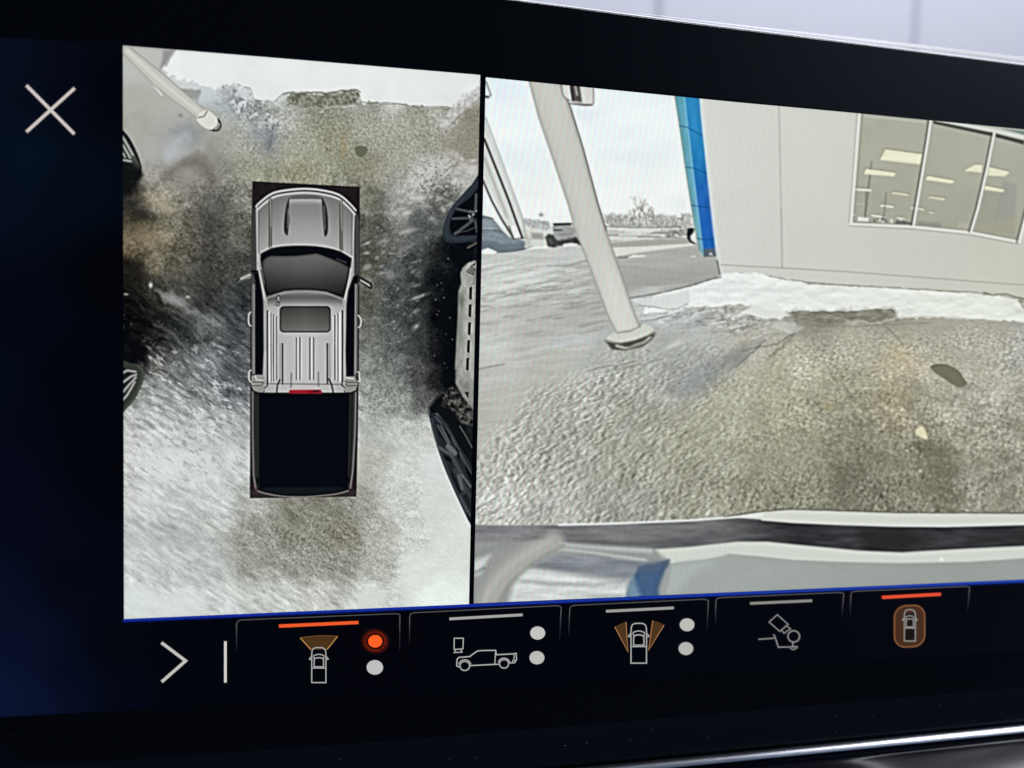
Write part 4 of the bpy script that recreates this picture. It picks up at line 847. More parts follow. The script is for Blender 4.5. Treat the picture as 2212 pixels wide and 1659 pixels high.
    p._mix(ALL, reg * sstep(0.06, 0.2, sl) * 0.85, (222, 224, 226)); p._mix(ALL, reg * sstep(-0.05, -0.2, sl) * 0.6, (112, 112, 112))
    reg = np.clip(1.2 * np.exp(-((X - 1440) / 70) ** 2 - ((Y - 680 + 0.25 * (X - 1440)) / 26) ** 2), 0, 1) * (p.I != SNOW)
    p._mix(ALL, reg * sstep(0.0, 0.14, sl) * 0.8, (220, 222, 222)); p._mix(ALL, reg * sstep(-0.1, -0.24, sl) * 0.4, (128, 128, 126))
    p.stroke(Z4((820,1490),(790,1550),(700,1620),(600,1640),(480,1659)), 3, (108, 108, 104), 3, .7, 4, 6)
    p.stroke(Z6((510,235),(480,280),(430,340),(330,420)), 5, (118, 116, 106), 5, .6, 4, 6); p.poly(Z6((0,430),(120,330),(270,290),(180,410),(80,500)), (118, 120, 122), 18, .4, rough=7)
    p.stroke(Z6((80,490),(200,390),(300,290)), 3, (98, 98, 96), 3, .6, 3, 2)
    p.poly(Z6((350,160),(520,160),(560,200),(500,235),(360,205)), (196, 196, 192), 6, .7, rough=4); p.stroke(Z6((350,200),(440,225),(510,235),(565,205)), 3, (214, 214, 210), 5, .6, 4)
    # bare wet patch below the bank
    p.poly(Z6((470,100),(520,80),(800,88),(1100,75),(1240,78),(1270,130),(1180,170),(900,165),(600,190),(520,150)), lambda x, y, dd: np.stack([128 + 90 * fbm(x / 12, y / 4, 4, 21), 125 + 90 * fbm(x / 12, y / 4, 4, 21), 112 + 80 * fbm(x / 12, y / 4, 4, 21)], -1), 14, .8, rough=8, rscale=10)
    p.stroke(Z6((470,95),(520,80),(650,92),(800,86),(950,92),(1100,76),(1240,74),(1260,90)), 2.4, (78, 76, 66), 3.4, .7, 5, 3); p.stroke(Z6((900,170),(1000,160),(1140,170),(1260,130),(1300,120)), 3, (214, 213, 206), 5, .6, 5, 4)
    p.stroke(Z6((1300,128),(1600,128),(1900,150),(2200,180)), 3, (172, 168, 156), 4, .6, 2, 5); p.stroke(Z6((600,190),(900,195),(1200,180),(1500,165)), 2, (110, 106, 92), 3, .5, 3, 9)
    p.stroke(Z6((1180,200),(1250,260),(1310,330)), 3, (116, 110, 94), 4, .5, 3, 6)
    p.poly(smooth_pts(Z6((1515,490),(1560,470),(1640,480),(1720,520),(1760,580),(1785,620),(1740,645),(1680,625),(1600,570),(1540,530)), 2, True), (112, 110, 92), 3, .95, idn=DRAIN)
    p.stroke(Z6((1520,486),(1640,478),(1720,515),(1780,615)), 1.8, (82, 80, 66), 2, .6, 1)
    p.stroke(Z6((1240,360),(1310,430),(1370,500)), 8, (168, 150, 112), 10, .38, 6, 7); p.blob(*Z6((1340,700)), 24, 8, (160, 146, 112), .3, 0, .9, 3); p.blob(*Z6((770,790)), 13, 5, (180, 166, 120), .6, 10, .6, 4)
    p.poly(smooth_pts(Z6((1405,985),(1415,950),(1450,930),(1470,950),(1492,1000),(1490,1030),(1450,1015)), 2, True), (222, 212, 180), 2.5); p.blob(*Z6((1440,1260)), 3, 2.4, (230, 226, 208)); p.blob(*Z6((1430,1060)), 18, 5, (98, 88, 68), .6)
    p.blob(*Z5((1270,575)), 24, 5, (205, 206, 204), .8, -22, .5, 3)
    # streaks on the asphalt left of the pole
    p.stroke(Z5((100,690),(300,640),(480,590),(620,570)), 7, (202, 202, 204), 8, .7, 4, 3); p.stroke(Z5((560,570),(760,530),(880,520)), 10, (196, 202, 208), 10, .5, 5, 4); p.stroke(Z5((100,720),(250,690)), 2.5, (118, 118, 116), 3, .7, 2)
    for q_ in (((750,720),(880,690),(1050,660)), ((960,700),(1080,680),(1190,650))):
        p.stroke(Z5(*q_), 3, (196, 197, 194), 3, .6, 4, 5); p.stroke([(x, y + 3) for x, y in Z5(*q_)], 2, (110, 110, 104), 2.4, .6, 4, 5)
    # ---- lamp pole with flange and the sign on it
    pol_l = Z3((478,190),(560,500),(680,850),(780,1150),(820,1300)) + Z5((790,160),(880,400),(928,495)); pol_r = Z3((718,220),(800,430),(890,720),(1000,1130),(1060,1330)) + Z5((945,110),(1005,290),(1070,465))
    p.poly(Z5((860,545),(900,600),(960,604),(1080,585),(1150,530),(1165,500),(1100,520),(960,560)), (70, 68, 62), 6, .9)
    p.stroke(smooth_pts(Z5((930,578),(975,592),(1030,584),(1085,562),(1130,528)), 4), 7, (178, 178, 164), 3, .95, 2, 3); p.stroke(smooth_pts(Z5((955,572),(1010,580),(1060,568),(1110,538)), 4), 2.2, (96, 96, 86), 2.5, .8, 3, 4)
    p.stroke(smooth_pts(Z5((920,588),(980,600),(1040,590),(1100,568),(1140,535)), 4), 2.2, (60, 58, 52), 2.5, .8, 1, 5)
    p.poly(smooth_pts(Z5((862,540),(915,495),(1000,492),(1090,450),(1135,462),(1155,490),(1120,515),(1040,545),(950,562),(890,555)), 2, True), (206, 207, 196), 3, idn=POLE)
    p.stroke(Z5((866,543),(950,562),(1040,545),(1120,515),(1152,492)), 2, (112, 112, 100), 2.4, .8)
    nl = np.array(pol_l); nr = np.array(pol_r)
    def polec(x, y, dd):
        xl = np.interp(y, nl[:, 1], nl[:, 0]); xr = np.interp(y, nr[:, 1], nr[:, 0]); u = np.clip((x - xl) / (xr - xl), 0, 1)
        g = 193 + 10 * np.sin(u * 3.0) + 7 * fbm(x / 8, y / 60, 3, 3) - 26 * np.exp(-((u - 1) / 0.08) ** 2) - 14 * np.exp(-(u / 0.07) ** 2) + 12 * sstep(480, 700, y)
        return np.stack([g, g - 1, g - 8], -1)
    p.poly(list(map(tuple, nl)) + list(map(tuple, nr[::-1])), polec, 2.5, idn=POLE)
    p.stroke(list(map(tuple, nl)), 2.2, (150, 150, 144), 3, .7); p.stroke(list(map(tuple, nr[:5])), 2.6, (84, 82, 78), 2.2, .8); p.stroke(list(map(tuple, nr[4:])), 2, (140, 138, 130), 3, .6)
    p.stroke([(x - 2.6, y + 1) for x, y in nl[:5]], 3, (246, 248, 248), 4, .6); p.stroke([(x + 4, y) for x, y in nr[:4]], 3, (246, 248, 248), 4, .7)
    p.stroke(Z5((930,500),(1010,492),(1075,458)), 2, (130, 130, 118), 2.2, .8)
    sg = smooth_pts(Z3((722,200),(735,310),(755,350),(800,375),(870,395),(945,405),(968,385),(962,240)), 2)
    p.poly(sg, (214, 212, 208), 3); p.stroke(sg, 2.2, (118, 114, 110), 2.4, .85); p.stroke(Z3((795,395),(900,408),(950,405)), 3.4, (84, 82, 80), 2.4, .8)
    p.poly(Z3((788,200),(862,215),(870,300),(882,385),(808,372),(795,300)), (82, 76, 74), 3, .95); p.stroke(Z3((830,250),(845,330)), 4, (190, 186, 180), 3, .8); p.stroke(Z3((800,260),(815,370)), 3, (34, 30, 30), 2.4, .9); p.stroke(Z3((860,240),(880,380)), 2, (150, 146, 142), 2, .8)
    # ---- own bonnet edge / front bumper at the bottom
    bt = B1((40,98),(160,100),(380,98),(620,92),(900,78),(1080,62),(1180,46),(1300,38),(1420,42),(1700,52),(2000,55),(2300,56))
    p.poly(bt + B1((2500,520),(20,520)), (150, 152, 150), 3, idn=BUMP)
    bot_strip = B1((1180,78),(1300,88),(1500,95),(1700,102),(1900,105),(2300,94))
    p.poly(B1((40,100),(160,102),(380,100),(620,94),(900,80),(1080,64)) + bot_strip + B1((2300,178),(2000,192),(1730,207),(1560,200),(1350,180),(1200,165),(1080,165),(900,185),(760,195),(500,185),(300,165),(40,170)),
           lambda x, y, dd: np.stack([118 - 62 * sstep(1500, 1720, x) + 46 * fbm(x / 50, y / 9, 4, 25) + 10 * sstep(1280, 1060, x), 117 - 62 * sstep(1500, 1720, x) + 46 * fbm(x / 50, y / 9, 4, 25) + 10 * sstep(1280, 1060, x), 118 - 60 * sstep(1500, 1720, x) + 46 * fbm(x / 50, y / 9, 4, 25) + 12 * sstep(1280, 1060, x)], -1), 4)
    p.poly(B1((1560,110),(1720,112),(1860,150),(1740,205),(1600,195),(1560,150)), (38, 36, 36), 26, .8); p.poly(B1((1960,140),(2120,125),(2300,120),(2300,160),(2000,165)), (40, 38, 38), 18, .6)
    p.poly(B1((280,148),(420,155),(660,165),(900,150),(980,120),(1080,140),(900,182),(600,176),(380,166)), (80, 80, 84), 12, .6)
    p.poly(B1((900,80),(1080,64),(1180,46),(1300,38),(1420,42),(1700,52),(2300,56),(2300,94),(1900,104),(1700,102),(1450,94),(1300,86),(1180,76),(1080,70)), (211, 212, 203), 3)
    p.stroke(B1((380,98),(620,92),(900,80),(1080,66),(1180,58)), 4.5, (228, 230, 230), 3, .9); p.stroke(B1((1180,78),(1300,88),(1500,97),(1700,103),(1900,104),(2300,94)), 3, (236, 236, 230), 2.5, .8)
    p.stroke(B1((1030,66),(1180,44),(1300,36),(1700,48),(2300,52)), 2.2, (70, 68, 58), 2.6, .7, 1)
    # lower bonnet: pale lip then grey-green sheet metal, reflections of pole, lot and pillar at left
    p.poly(B1((760,195),(900,185),(1080,165),(1200,165),(1350,180),(1560,200),(1730,207),(2000,192),(2300,178),(2300,225),(2000,245),(1730,250),(1500,246),(1300,238),(1150,222),(1050,215),(960,235),(830,250),(780,240)), (209, 211, 203), 5)
    p.poly(B1((1000,235),(1050,213),(1150,222),(1300,238),(1500,246),(1730,251),(2000,246),(2300,226),(2500,500),(780,500),(830,250),(900,240)),
           lambda x, y, dd: np.stack([163 - 8 * sstep(1500, 2100, x) + 6 * fbm(x / 60, y / 30, 3, 27), 167 - 8 * sstep(1500, 2100, x) + 6 * fbm(x / 60, y / 30, 3, 27), 164 - 9 * sstep(1500, 2100, x) + 6 * fbm(x / 60, y / 30, 3, 27)], -1), 6)
    p.blob(*B1((1887,234)), 4, 3.4, (240, 240, 234)); p.poly(B1((820,250),(980,232),(1040,215),(900,300),(840,370),(790,380)), (178, 186, 182), 20, .6)
    p.poly(B1((40,165),(300,160),(500,185),(760,195),(810,240),(700,240),(500,225),(330,215),(250,260),(180,380),(40,420)), (152, 152, 150), 12, .9)
    p.poly(B1((340,205),(500,218),(700,236),(812,238),(760,270),(690,300),(640,320),(480,300),(240,262),(270,235)), lambda x, y, dd: np.stack([138 + 40 * fbm(x / 50, y / 9, 3, 33), 142 + 40 * fbm(x / 50, y / 9, 3, 33), 148 + 40 * fbm(x / 50, y / 9, 3, 33)], -1), 14)
    p.poly(B1((235,262),(480,300),(650,318),(650,420),(170,440),(200,330)), lambda x, y, dd: np.stack([206 + 60 * fbm(x / 50, y / 9, 4, 37), 209 + 60 * fbm(x / 50, y / 9, 4, 37), 207 + 60 * fbm(x / 50, y / 9, 4, 37)], -1), 14)
    p.stroke(B1((220,318),(350,330),(500,338),(640,318)), 5, (140, 142, 142), 12, .6, 3, 2); p.stroke(B1((250,296),(340,306),(440,314)), 5, (230, 232, 230), 9, .8, 3, 5); p.stroke(B1((370,192),(500,206),(640,226),(720,236)), 4, (212, 217, 214), 8, .7, 1); p.stroke(B1((380,172),(560,188),(740,200)), 9, (198, 203, 201), 10, .7)
    p.stroke(B1((240,250),(420,268),(600,262)), 6, (112, 114, 118), 12, .5, 2)
    polr = smooth_pts(B1((360,165),(260,222),(180,285),(120,360),(95,440)), 4); p.stroke(polr, 44, (172, 171, 165), 18, .9); p.stroke([(x + 20, y + 8) for x, y in polr], 5, (134, 134, 128), 10, .6); p.stroke([(x - 8, y - 2) for x, y in polr], 10, (188, 187, 181), 12, .5)
    p.poly(B1((40,240),(110,215),(70,290),(40,300)), (218, 220, 222), 14, .8); p.blob(*B1((130,190)), 60, 10, (136, 136, 140), .5, -18, .5); p.stroke(B1((50,285),(85,268)), 4, (100, 102, 108), 8, .6)
    pil = smooth_pts(B1((700,262),(760,252),(812,238),(800,270),(785,310),(772,350),(768,395),(700,400),(648,395),(655,350),(672,310)), 2, True)
    p.poly(pil, lambda x, y, dd: np.stack([62 + 18 * fbm(x / 20, y / 12, 2, 41), 90 + 18 * fbm(x / 20, y / 12, 2, 41), 126 + 16 * fbm(x / 20, y / 12, 2, 41)], -1), 9, .95)
    p.poly(B1((650,340),(675,310),(700,370),(690,400),(646,395)), (134, 162, 178), 14, .7); p.poly(B1((690,264),(812,238),(806,262),(760,282),(700,290)), (84, 98, 118), 12, .7)
    # fine display weave: faint beat of the pixel columns, strongest at left
    p.blur(0.9); p.sharpen(3.0, 0.95); p.C += 6 * salt[..., None]
    p.C *= np.array([0.988, 1.002, 0.998])
    wv = 0.014 * sstep(1900, 1250, X) + 0.005
    ph = X * 0.078 + Y * 0.012 + 0.000018 * (X - 1500) ** 2
    p.C *= np.stack([1 + wv * np.sin(2 * np.pi * ph), 1 + wv * np.sin(2 * np.pi * ph + 1.9), 1 + wv * 0.8 * np.sin(2 * np.pi * ph + 3.4)], -1)
    p.C *= (1 + 0.018 * np.sin(2 * np.pi * (X * 0.22 + Y * 0.03)))[..., None]
    return p
# ------------------------------------------------------------------ display: unlit background, icons, buttons
IA = zoomer(0, 2300, 1.3012); IB = zoomer(1600, 2250, 1.7015); IC = zoomer(2800, 2200, 1.7068); ID = zoomer(0, 0, 1.843)

def lin1(c):
    c = np.asarray(c, float) / 255.0
    return np.where(c <= 0.04045, c / 12.92, ((c + 0.055) / 1.055) ** 2.4)

_layer = [0.00022]
class Shape:
    """flat lit shapes of one icon: ribbons and filled outlines on the display plane"""
    def __init__(s): s.V = []; s.F = []; s.C = []
    def ribbon(s, pts, w, c, closed=False, c2=None):
        pts = [np.array(q, float) for q in pts]; n = len(pts); _layer[0] += 0.000002; d = -_layer[0]
        L = []; R = []
        for i in range(n):
            a = pts[i - 1] if (closed or i > 0) else None; b = pts[(i + 1) % n] if (closed or i < n - 1) else None
            t1 = (pts[i] - a) if a is not None else (b - pts[i]); t2 = (b - pts[i]) if b is not None else (pts[i] - a)
            t1 = t1 / (np.linalg.norm(t1) + 1e-9); t2 = t2 / (np.linalg.norm(t2) + 1e-9)
            n1 = np.array([-t1[1], t1[0]]); n2 = np.array([-t2[1], t2[0]]); m = n1 + n2; m /= (np.linalg.norm(m) + 1e-9)
            k = w / 2 / max(0.45, m @ n1); L.append(pts[i] + m * k); R.append(pts[i] - m * k)
        base = len(s.V); P = np.array(L + R); W = at(P[:, 0], P[:, 1], d); s.V += list(W)
        for i in range(n):
            cc = c if c2 is None else np.array(c) + (np.array(c2) - np.array(c)) * (i / (n - 1))
            s.C.append(lin1(cc))
        s.C += s.C[-n:]
        for i in range(n if closed else n - 1):
            j = (i + 1) % n; s.F.append((base + i, base + j, base + n + j, base + n + i))
        return s
    def fill(s, pts, c):
        _layer[0] += 0.000002; P = np.array(pts, float); ctr = P.mean(0); n = len(P); base = len(s.V)
        A = np.vstack([P, ctr[None]]); s.V += list(at(A[:, 0], A[:, 1], -_layer[0])); s.C += [lin1(c)] * (n + 1)
        for i in range(n): s.F.append((base + i, base + (i + 1) % n, base + n, base + n))
        return s
    def build(s, name, parent):
        me = bpy.data.meshes.new(name)
        me.from_pydata([tuple(v) for v in s.V], [], [f if f[2] != f[3] else f[:3] for f in s.F]); me.update()
        a = me.color_attributes.new('picture', 'FLOAT_COLOR', 'POINT')
        c = np.ones((len(s.V), 4), np.float32); c[:, :3] = np.array(s.C); a.data.foreach_set('color', c.ravel())
        return link_mesh(name, me, M_DISPLAY, parent)

def build_background(root):
    # the dim blue glow of the unlit display area, with the soft halo of the lit lamp dot
    p = Picture((-90, -90), (2310, 2310), [(-90, 76), (266, 96), (1038, 160), (2310, 288)], [(-90, 1554), (918, 1499), (1512, 1454), (2310, 1398)], 420, 260)
    X, Y = p.X, p.Y
    pts = [(-80,150,(9,15,36)),(0,120,(8,14,34)),(0,400,(6,15,34)),(0,800,(3,8,26)),(0,1100,(4,9,32)),(0,1300,(7,16,48)),(0,1500,(11,24,62)),(60,200,(7,13,32)),(60,350,(5,19,38)),(60,700,(2,6,20)),(60,1100,(3,6,24)),
           (60,1400,(8,18,50)),(80,1520,(10,22,58)),(150,200,(4,8,22)),(150,400,(3,12,26)),(150,800,(1,3,11)),(150,1250,(3,6,22)),(150,1450,(5,12,38)),(160,1530,(6,14,44)),(240,200,(2,3,9)),(240,600,(1,2,6)),(240,1000,(1,2,7)),(240,1400,(2,4,14)),(260,1520,(3,6,22)),
           (400,1400,(2,3,9)),(400,1510,(2,3,10)),(800,1350,(2,3,8)),(800,1480,(2,3,8)),(1200,1350,(2,3,9)),(1200,1460,(2,3,10)),(1600,1320,(4,5,13)),(1600,1430,(4,5,13)),(2000,1300,(5,6,15)),(2200,1390,(7,8,17)),(2200,1280,(7,8,17)),(1200,700,(3,3,5)),(700,700,(3,3,5))]
    p.C[:] = p.field(pts, sig=40, step=4) * np.array([0.8, 0.74, 0.72])
    # thin blue edge under the pictures
    bl = [(268, 1341.0), (1014, 1308.5), (2212, 1255.5), (2300, 1251.5)]
    cx, cy = IA((1953, 345))
    d = np.hypot((X - cx) / 1.12, Y - cy)
    p._mix((slice(None), slice(None)), 0.75 * np.exp(-((d - 19) / 5.0) ** 2), (150, 34, 10))
    return picture_object(p, 'unlit_background', root, 0.0, [], 'dark navy unlit area of the display around the pictures and buttons')

LINE = (176, 178, 176); WHITE = (206, 204, 202); ORANGE = (255, 92, 32); BROWN = (70, 46, 22)
def arc_rect(x0, y0, x1, y1, sk): pass

def top_truck(s, f, x0, y0, x1, y1, w, inner=True, c=LINE):
    """small outline of a pickup from above inside the zoom box x0,y0,x1,y1"""
    W, H = x1 - x0, y1 - y0
    P = lambda u, v: f((x0 + u * W, y0 + v * H))
    s.ribbon(smooth_pts([P(.02, .2), P(.06, .07), P(.22, .01), P(.5, 0), P(.78, .01), P(.94, .07), P(.98, .2)], 3) + [P(.98, 1), P(.02, 1)], w, c, True)
    s.ribbon(smooth_pts([P(.14, .23), P(.5, .19), P(.86, .23)], 3), w * .9, c); s.ribbon([P(.14, .23), P(.2, .36)], w * .8, c); s.ribbon([P(.86, .23), P(.8, .36)], w * .8, c)
    s.ribbon(smooth_pts([P(.18, .38), P(.24, .31), P(.5, .29), P(.76, .31), P(.82, .38)], 3) + [P(.82, .55), P(.18, .55)], w, c, True)
    s.ribbon([P(.02, .585), P(.98, .585)], w * .9, c)
    s.ribbon([P(-.02, .26), P(-.14, .33), P(-.02, .34)], w * .9, c); s.ribbon([P(1.02, .26), P(1.14, .33), P(1.02, .34)], w * .9, c)

def build_icons(root):
    s = Shape(); _n = 24; xs = np.linspace(266, 2290, _n); ys = np.interp(xs, [268, 1014, 2212, 2300], [1340.2, 1308.0, 1254.6, 1250.8])
    s.ribbon(list(zip(xs, ys)), 6.0, (16, 38, 150), c2=(26, 62, 170)); s.ribbon(list(zip(xs, ys + 4.2)), 3.0, (6, 12, 66), c2=(8, 18, 70)); s.build('picture_edge_line', root)['label'] = 'thin blue line along the bottom of the two pictures'
    # close cross and the arrow
    s = Shape(); s.ribbon(ID((195, 630), (548, 988)), 6.6, (214, 205, 200)); s.ribbon(ID((550, 650), (195, 972)), 6.6, (214, 205, 200)); s.build('close_icon', root)['label'] = 'white diagonal cross on the dark display at upper left'
    s = Shape(); s.ribbon(IA((840, 352), (966, 447), (842, 556)), 6.4, (198, 196, 192)); s.build('arrow_icon', root)['label'] = 'white chevron pointing right at the bottom left of the display'
    s = Shape(); s.ribbon(IA((1173, 345), (1173, 560)), 5.6, (214, 212, 206)); s.build('separator_line', root)['label'] = 'short upright white line beside the chevron'
    def button(outline, label, fade):
        """outline: left-bottom, left-top corner ... right-bottom; fades out downwards"""
        s = Shape(); n = len(outline); C1 = np.array((84, 84, 86))
        g = smooth_pts(outline[1:-1], 1); s.ribbon(outline[1:-1], 1.9, C1)
        s.ribbon([outline[1], tuple((np.array(outline[1]) + np.array(outline[0])) / 2), outline[0]], 2.1, C1 * 1.1, c2=(4, 4, 8))
        s.ribbon([outline[-2], tuple((np.array(outline[-2]) + np.array(outline[-1])) / 2), outline[-1]], 2.3, C1 * 1.05, c2=(4, 4, 8))
        o = s.build('view_button', root); o['label'] = label; return o
    def corner(f, lb, lt, tl, tr, rt, rb):
        return [f(lb), f(lt)] + [q for q in smooth_pts([f(lt), ((f(lt)[0] * .3 + f(tl)[0] * .2 + .5 * f(lt)[0]), f(tl)[1] * .7 + f(lt)[1] * .3), f(tl)], 3)[1:]] + \
               [q for q in smooth_pts([f(tr), (f(rt)[0], f(tr)[1] * .7 + f(rt)[1] * .3), f(rt)], 3)] + [f(rb)]
    def bar(b, f, a, c, w, colr):
        s = Shape(); s.ribbon([f(a), f(c)], w, colr); return s.build('indicator_bar', b)
    def dot(b, f, x, y, rx, ry, colr):
        s = Shape(); c = f((x, y)); e = f((x + rx, y + ry)); s.fill(ell(c[0], c[1], e[0] - c[0], e[1] - c[1], 0, 32), colr); return s.build('selector_dot', b)

    b = button(corner(IA, (1231, 410), (1231, 260), (1256, 234), (2062, 201), (2081, 222), (2080, 405)), 'leftmost view button, with a lit orange bar and orange dot', 0)
    bar(b, IA, (1452, 266), (1866, 247), 7.0, (244, 92, 42))['label'] = 'lit orange bar'
    s = Shape(); s.fill(smooth_pts(IA((1562, 327), (1610, 319), (1660, 316), (1710, 317), (1757, 319)), 2) + IA((1700, 388), (1620, 388)), (74, 50, 24))
    s.ribbon(IA((1562, 327), (1620, 390)), 1.9, (196, 142, 84)); s.ribbon(IA((1757, 319), (1702, 388)), 1.9, (196, 142, 84)); s.ribbon(smooth_pts(IA((1562, 327), (1660, 316), (1757, 319)), 3), 1.4, (120, 84, 46))
    top_truck(s, IA, 1621, 378, 1698, 560, 2.2); s.build('truck_icon', b)['label'] = 'outline of a pickup from above with a brown view cone ahead of it'
    s = Shape(); c = IA((1953, 345)); s.fill(ell(c[0], c[1], 15.2, 13.6, 0, 32), (255, 98, 36)); s.ribbon(ell(c[0], c[1], 17.6, 16.2, 0, 32), 3.0, (24, 6, 4), True); s.build('selector_dot', b)['label'] = 'lit orange dot'
    dot(b, IA, 1951, 481, 43, 38, (190, 190, 190))

    b = button(corner(IB, (64, 570), (66, 372), (96, 342), (1066, 294), (1096, 322), (1086, 540)), 'view button with a side-view pickup outline and two white dots', 0)
    bar(b, IB, (336, 384), (835, 356), 5.8, (166, 166, 164))
    s = Shape(); s.ribbon(IB((369, 516), (431, 515), (428, 588), (368, 592)), 2.2, LINE, True); s.ribbon(IB((380, 592), (369, 613), (423, 610), (412, 588)), 2.0, LINE)
    s.ribbon(IB((404, 712), (386, 704), (388, 660), (400, 646), (476, 640), (498, 622), (528, 602), (566, 599), (651, 598), (656, 628), (770, 622), (790, 618), (793, 662), (780, 682), (744, 684)), 2.4, LINE)
    s.ribbon(IB((474, 702), (672, 692)), 2.4, LINE); s.ribbon(IB((651, 598), (645, 694)), 2.0, LINE); s.ribbon(IB((776, 626), (776, 660)), 1.8, LINE)
    for cx, cy, r in ((441, 704, 33), (708, 690, 31)):
        q = IB((cx, cy)); s.ribbon(ell(q[0], q[1], r * .3174, r * .30, 0, 24), 2.3, LINE, True)
        s.ribbon(ell(q[0], q[1], r * 1.32 * .3174, r * 1.3 * .31, 0, 14, 195, 345), 2.0, LINE)
    q = IB((775, 672)); s.ribbon(ell(q[0], q[1], 3, 2.6, 0, 12), 1.6, LINE, True)
    s.build('truck_icon', b)['label'] = 'outline of a pickup from the side below a camera symbol'
    dot(b, IB, 937, 480, 51, 45, (196, 196, 192)); dot(b, IB, 932, 648, 51, 45, (188, 188, 184))

    b = button(corner(IB, (1148, 510), (1155, 322), (1186, 292), (2066, 250), (2098, 278), (2088, 480)), 'view button with two brown side cones and two white dots', 0)
    bar(b, IB, (1402, 332), (1864, 309), 5.8, (158, 158, 155))
    s = Shape(); s.fill(IB((1462, 438), (1500, 418), (1538, 405), (1551, 607)), (76, 52, 28)); s.ribbon(IB((1462, 438), (1551, 607), (1538, 405)), 1.8, (180, 128, 84))
    s.fill(IB((1720, 396), (1762, 406), (1797, 426), (1692, 596)), (76, 52, 28)); s.ribbon(IB((1720, 396), (1692, 596), (1797, 426)), 1.8, (180, 128, 84))
    top_truck(s, IB, 1570, 414, 1680, 685, 2.3); s.build('truck_icon', b)['label'] = 'outline of a pickup from above between two brown cones'
    dot(b, IB, 1954, 424, 50, 44, (190, 190, 185)); dot(b, IB, 1946, 586, 50, 44, (182, 182, 178))

    b = button(corner(IC, (106, 520), (108, 358), (134, 326), (952, 290), (980, 316), (968, 470)), 'view button with a hitch symbol of camera, ball and drawbar', 0)
    bar(b, IC, (342, 365), (766, 346), 5.6, (142, 142, 138))
    GR = (138, 138, 138)
    s = Shape(); s.ribbon(IC((528, 442), (602, 508), (545, 556), (472, 492)), 2.3, GR, True); s.ribbon(IC((590, 516), (618, 538), (574, 568), (556, 548)), 2.2, GR, True)
    q = IC((640, 590)); s.ribbon(ell(q[0], q[1], 12.6, 12.2, 0, 28), 2.8, GR, True); s.ribbon(IC((635, 632), (633, 662)), 2.6, GR)
    s.ribbon(IC((398, 610), (508, 602)), 2.6, GR); s.ribbon(IC((502, 576), (512, 592), (535, 664), (612, 662), (668, 660)), 2.6, GR); s.ribbon(IC((615, 672), (640, 680), (668, 664)), 3.0, (120, 120, 118))
    s.build('hitch_icon', b)['label'] = 'grey outline of a camera, hitch ball and drawbar'

    b = button(corner(IC, (1024, 465), (1030, 308), (1056, 282), (1818, 248), (1840, 268), (1826, 430)), 'rightmost view button, with an orange bar above a pickup in a brown rounded frame', 0)
    bar(b, IC, (1243, 324), (1644, 302), 6.6, (236, 84, 56))['label'] = 'lit orange bar'
    x0, y0 = IC((1328, 378)); x1, y1 = IC((1534, 660))
    def skew(q): return (q[0], q[1] - (q[0] - x0) * 0.05 + 2)
    s = Shape(); s.fill([skew(q) for q in rrect(x0, y0, x1, y1, 24, 7)], (70, 44, 28)); s.ribbon([skew(q) for q in rrect(x0, y0, x1, y1, 24, 7)], 2.6, (138, 92, 58), True)
    s.fill([IC((1402, 436)), IC((1470, 430)), IC((1466, 612)), IC((1394, 618))], (26, 18, 14)); top_truck(s, IC, 1394, 408, 1472, 622, 2.2, c=(150, 150, 148)); s.build('truck_icon', b)['label'] = 'outline of a pickup from above in a brown rounded frame'

# ------------------------------------------------------------------ the touchscreen
screen = empty('touchscreen', tuple(at(1000, 1640, 0.004)))
tag(screen, 'wide black glass touchscreen showing two camera pictures and a row of buttons', 'touchscreen')

def slab(name, front, depth0, depth1, bev, mat, parent):
    """a plate whose front outline is given in reading pixels on the display plane; its front edge is rounded"""
    P = np.array(front, float); W = at(P[:, 0], P[:, 1], 0.0); n = len(W); c = W.mean(0)
    ed = np.roll(W, -1, 0) - np.roll(W, 1, 0); nr = np.stack([ed[:, 2], np.zeros(n), -ed[:, 0]], -1); nr /= np.linalg.norm(nr, axis=1)[:, None] + 1e-12
    sgn = np.sign(((W - c) * nr).sum(1).mean()); nr *= sgn
    rings = []; K = 7
    for k in range(K + 1):
        a = math.pi / 2 * k / K; off = bev * (math.sin(a) - 1); y = depth0 + bev * (1 - math.cos(a))
        r = W + nr * off; r[:, 1] = y; rings.append(r)
    r = W.copy(); r[:, 1] = depth1; rings.append(r)
    V = [tuple(c * [1, 0, 1] + np.array([0, depth0, 0]))]; F = []
    for r in rings: V += [tuple(v) for v in r]
    for i in range(n): F.append((0, 1 + i, 1 + (i + 1) % n))
    for k in range(len(rings) - 1):
        for i in range(n):
            j = (i + 1) % n; F.append((1 + k * n + i, 1 + (k + 1) * n + i, 1 + (k + 1) * n + j, 1 + k * n + j))
    F.append(tuple(1 + (len(rings) - 1) * n + i for i in range(n)))
    me = bpy.data.meshes.new(name); me.from_pydata(V, [], F); me.update()
    for f in me.polygons: f.use_smooth = len(f.vertices) == 4
    return link_mesh(name, me, mat, parent)
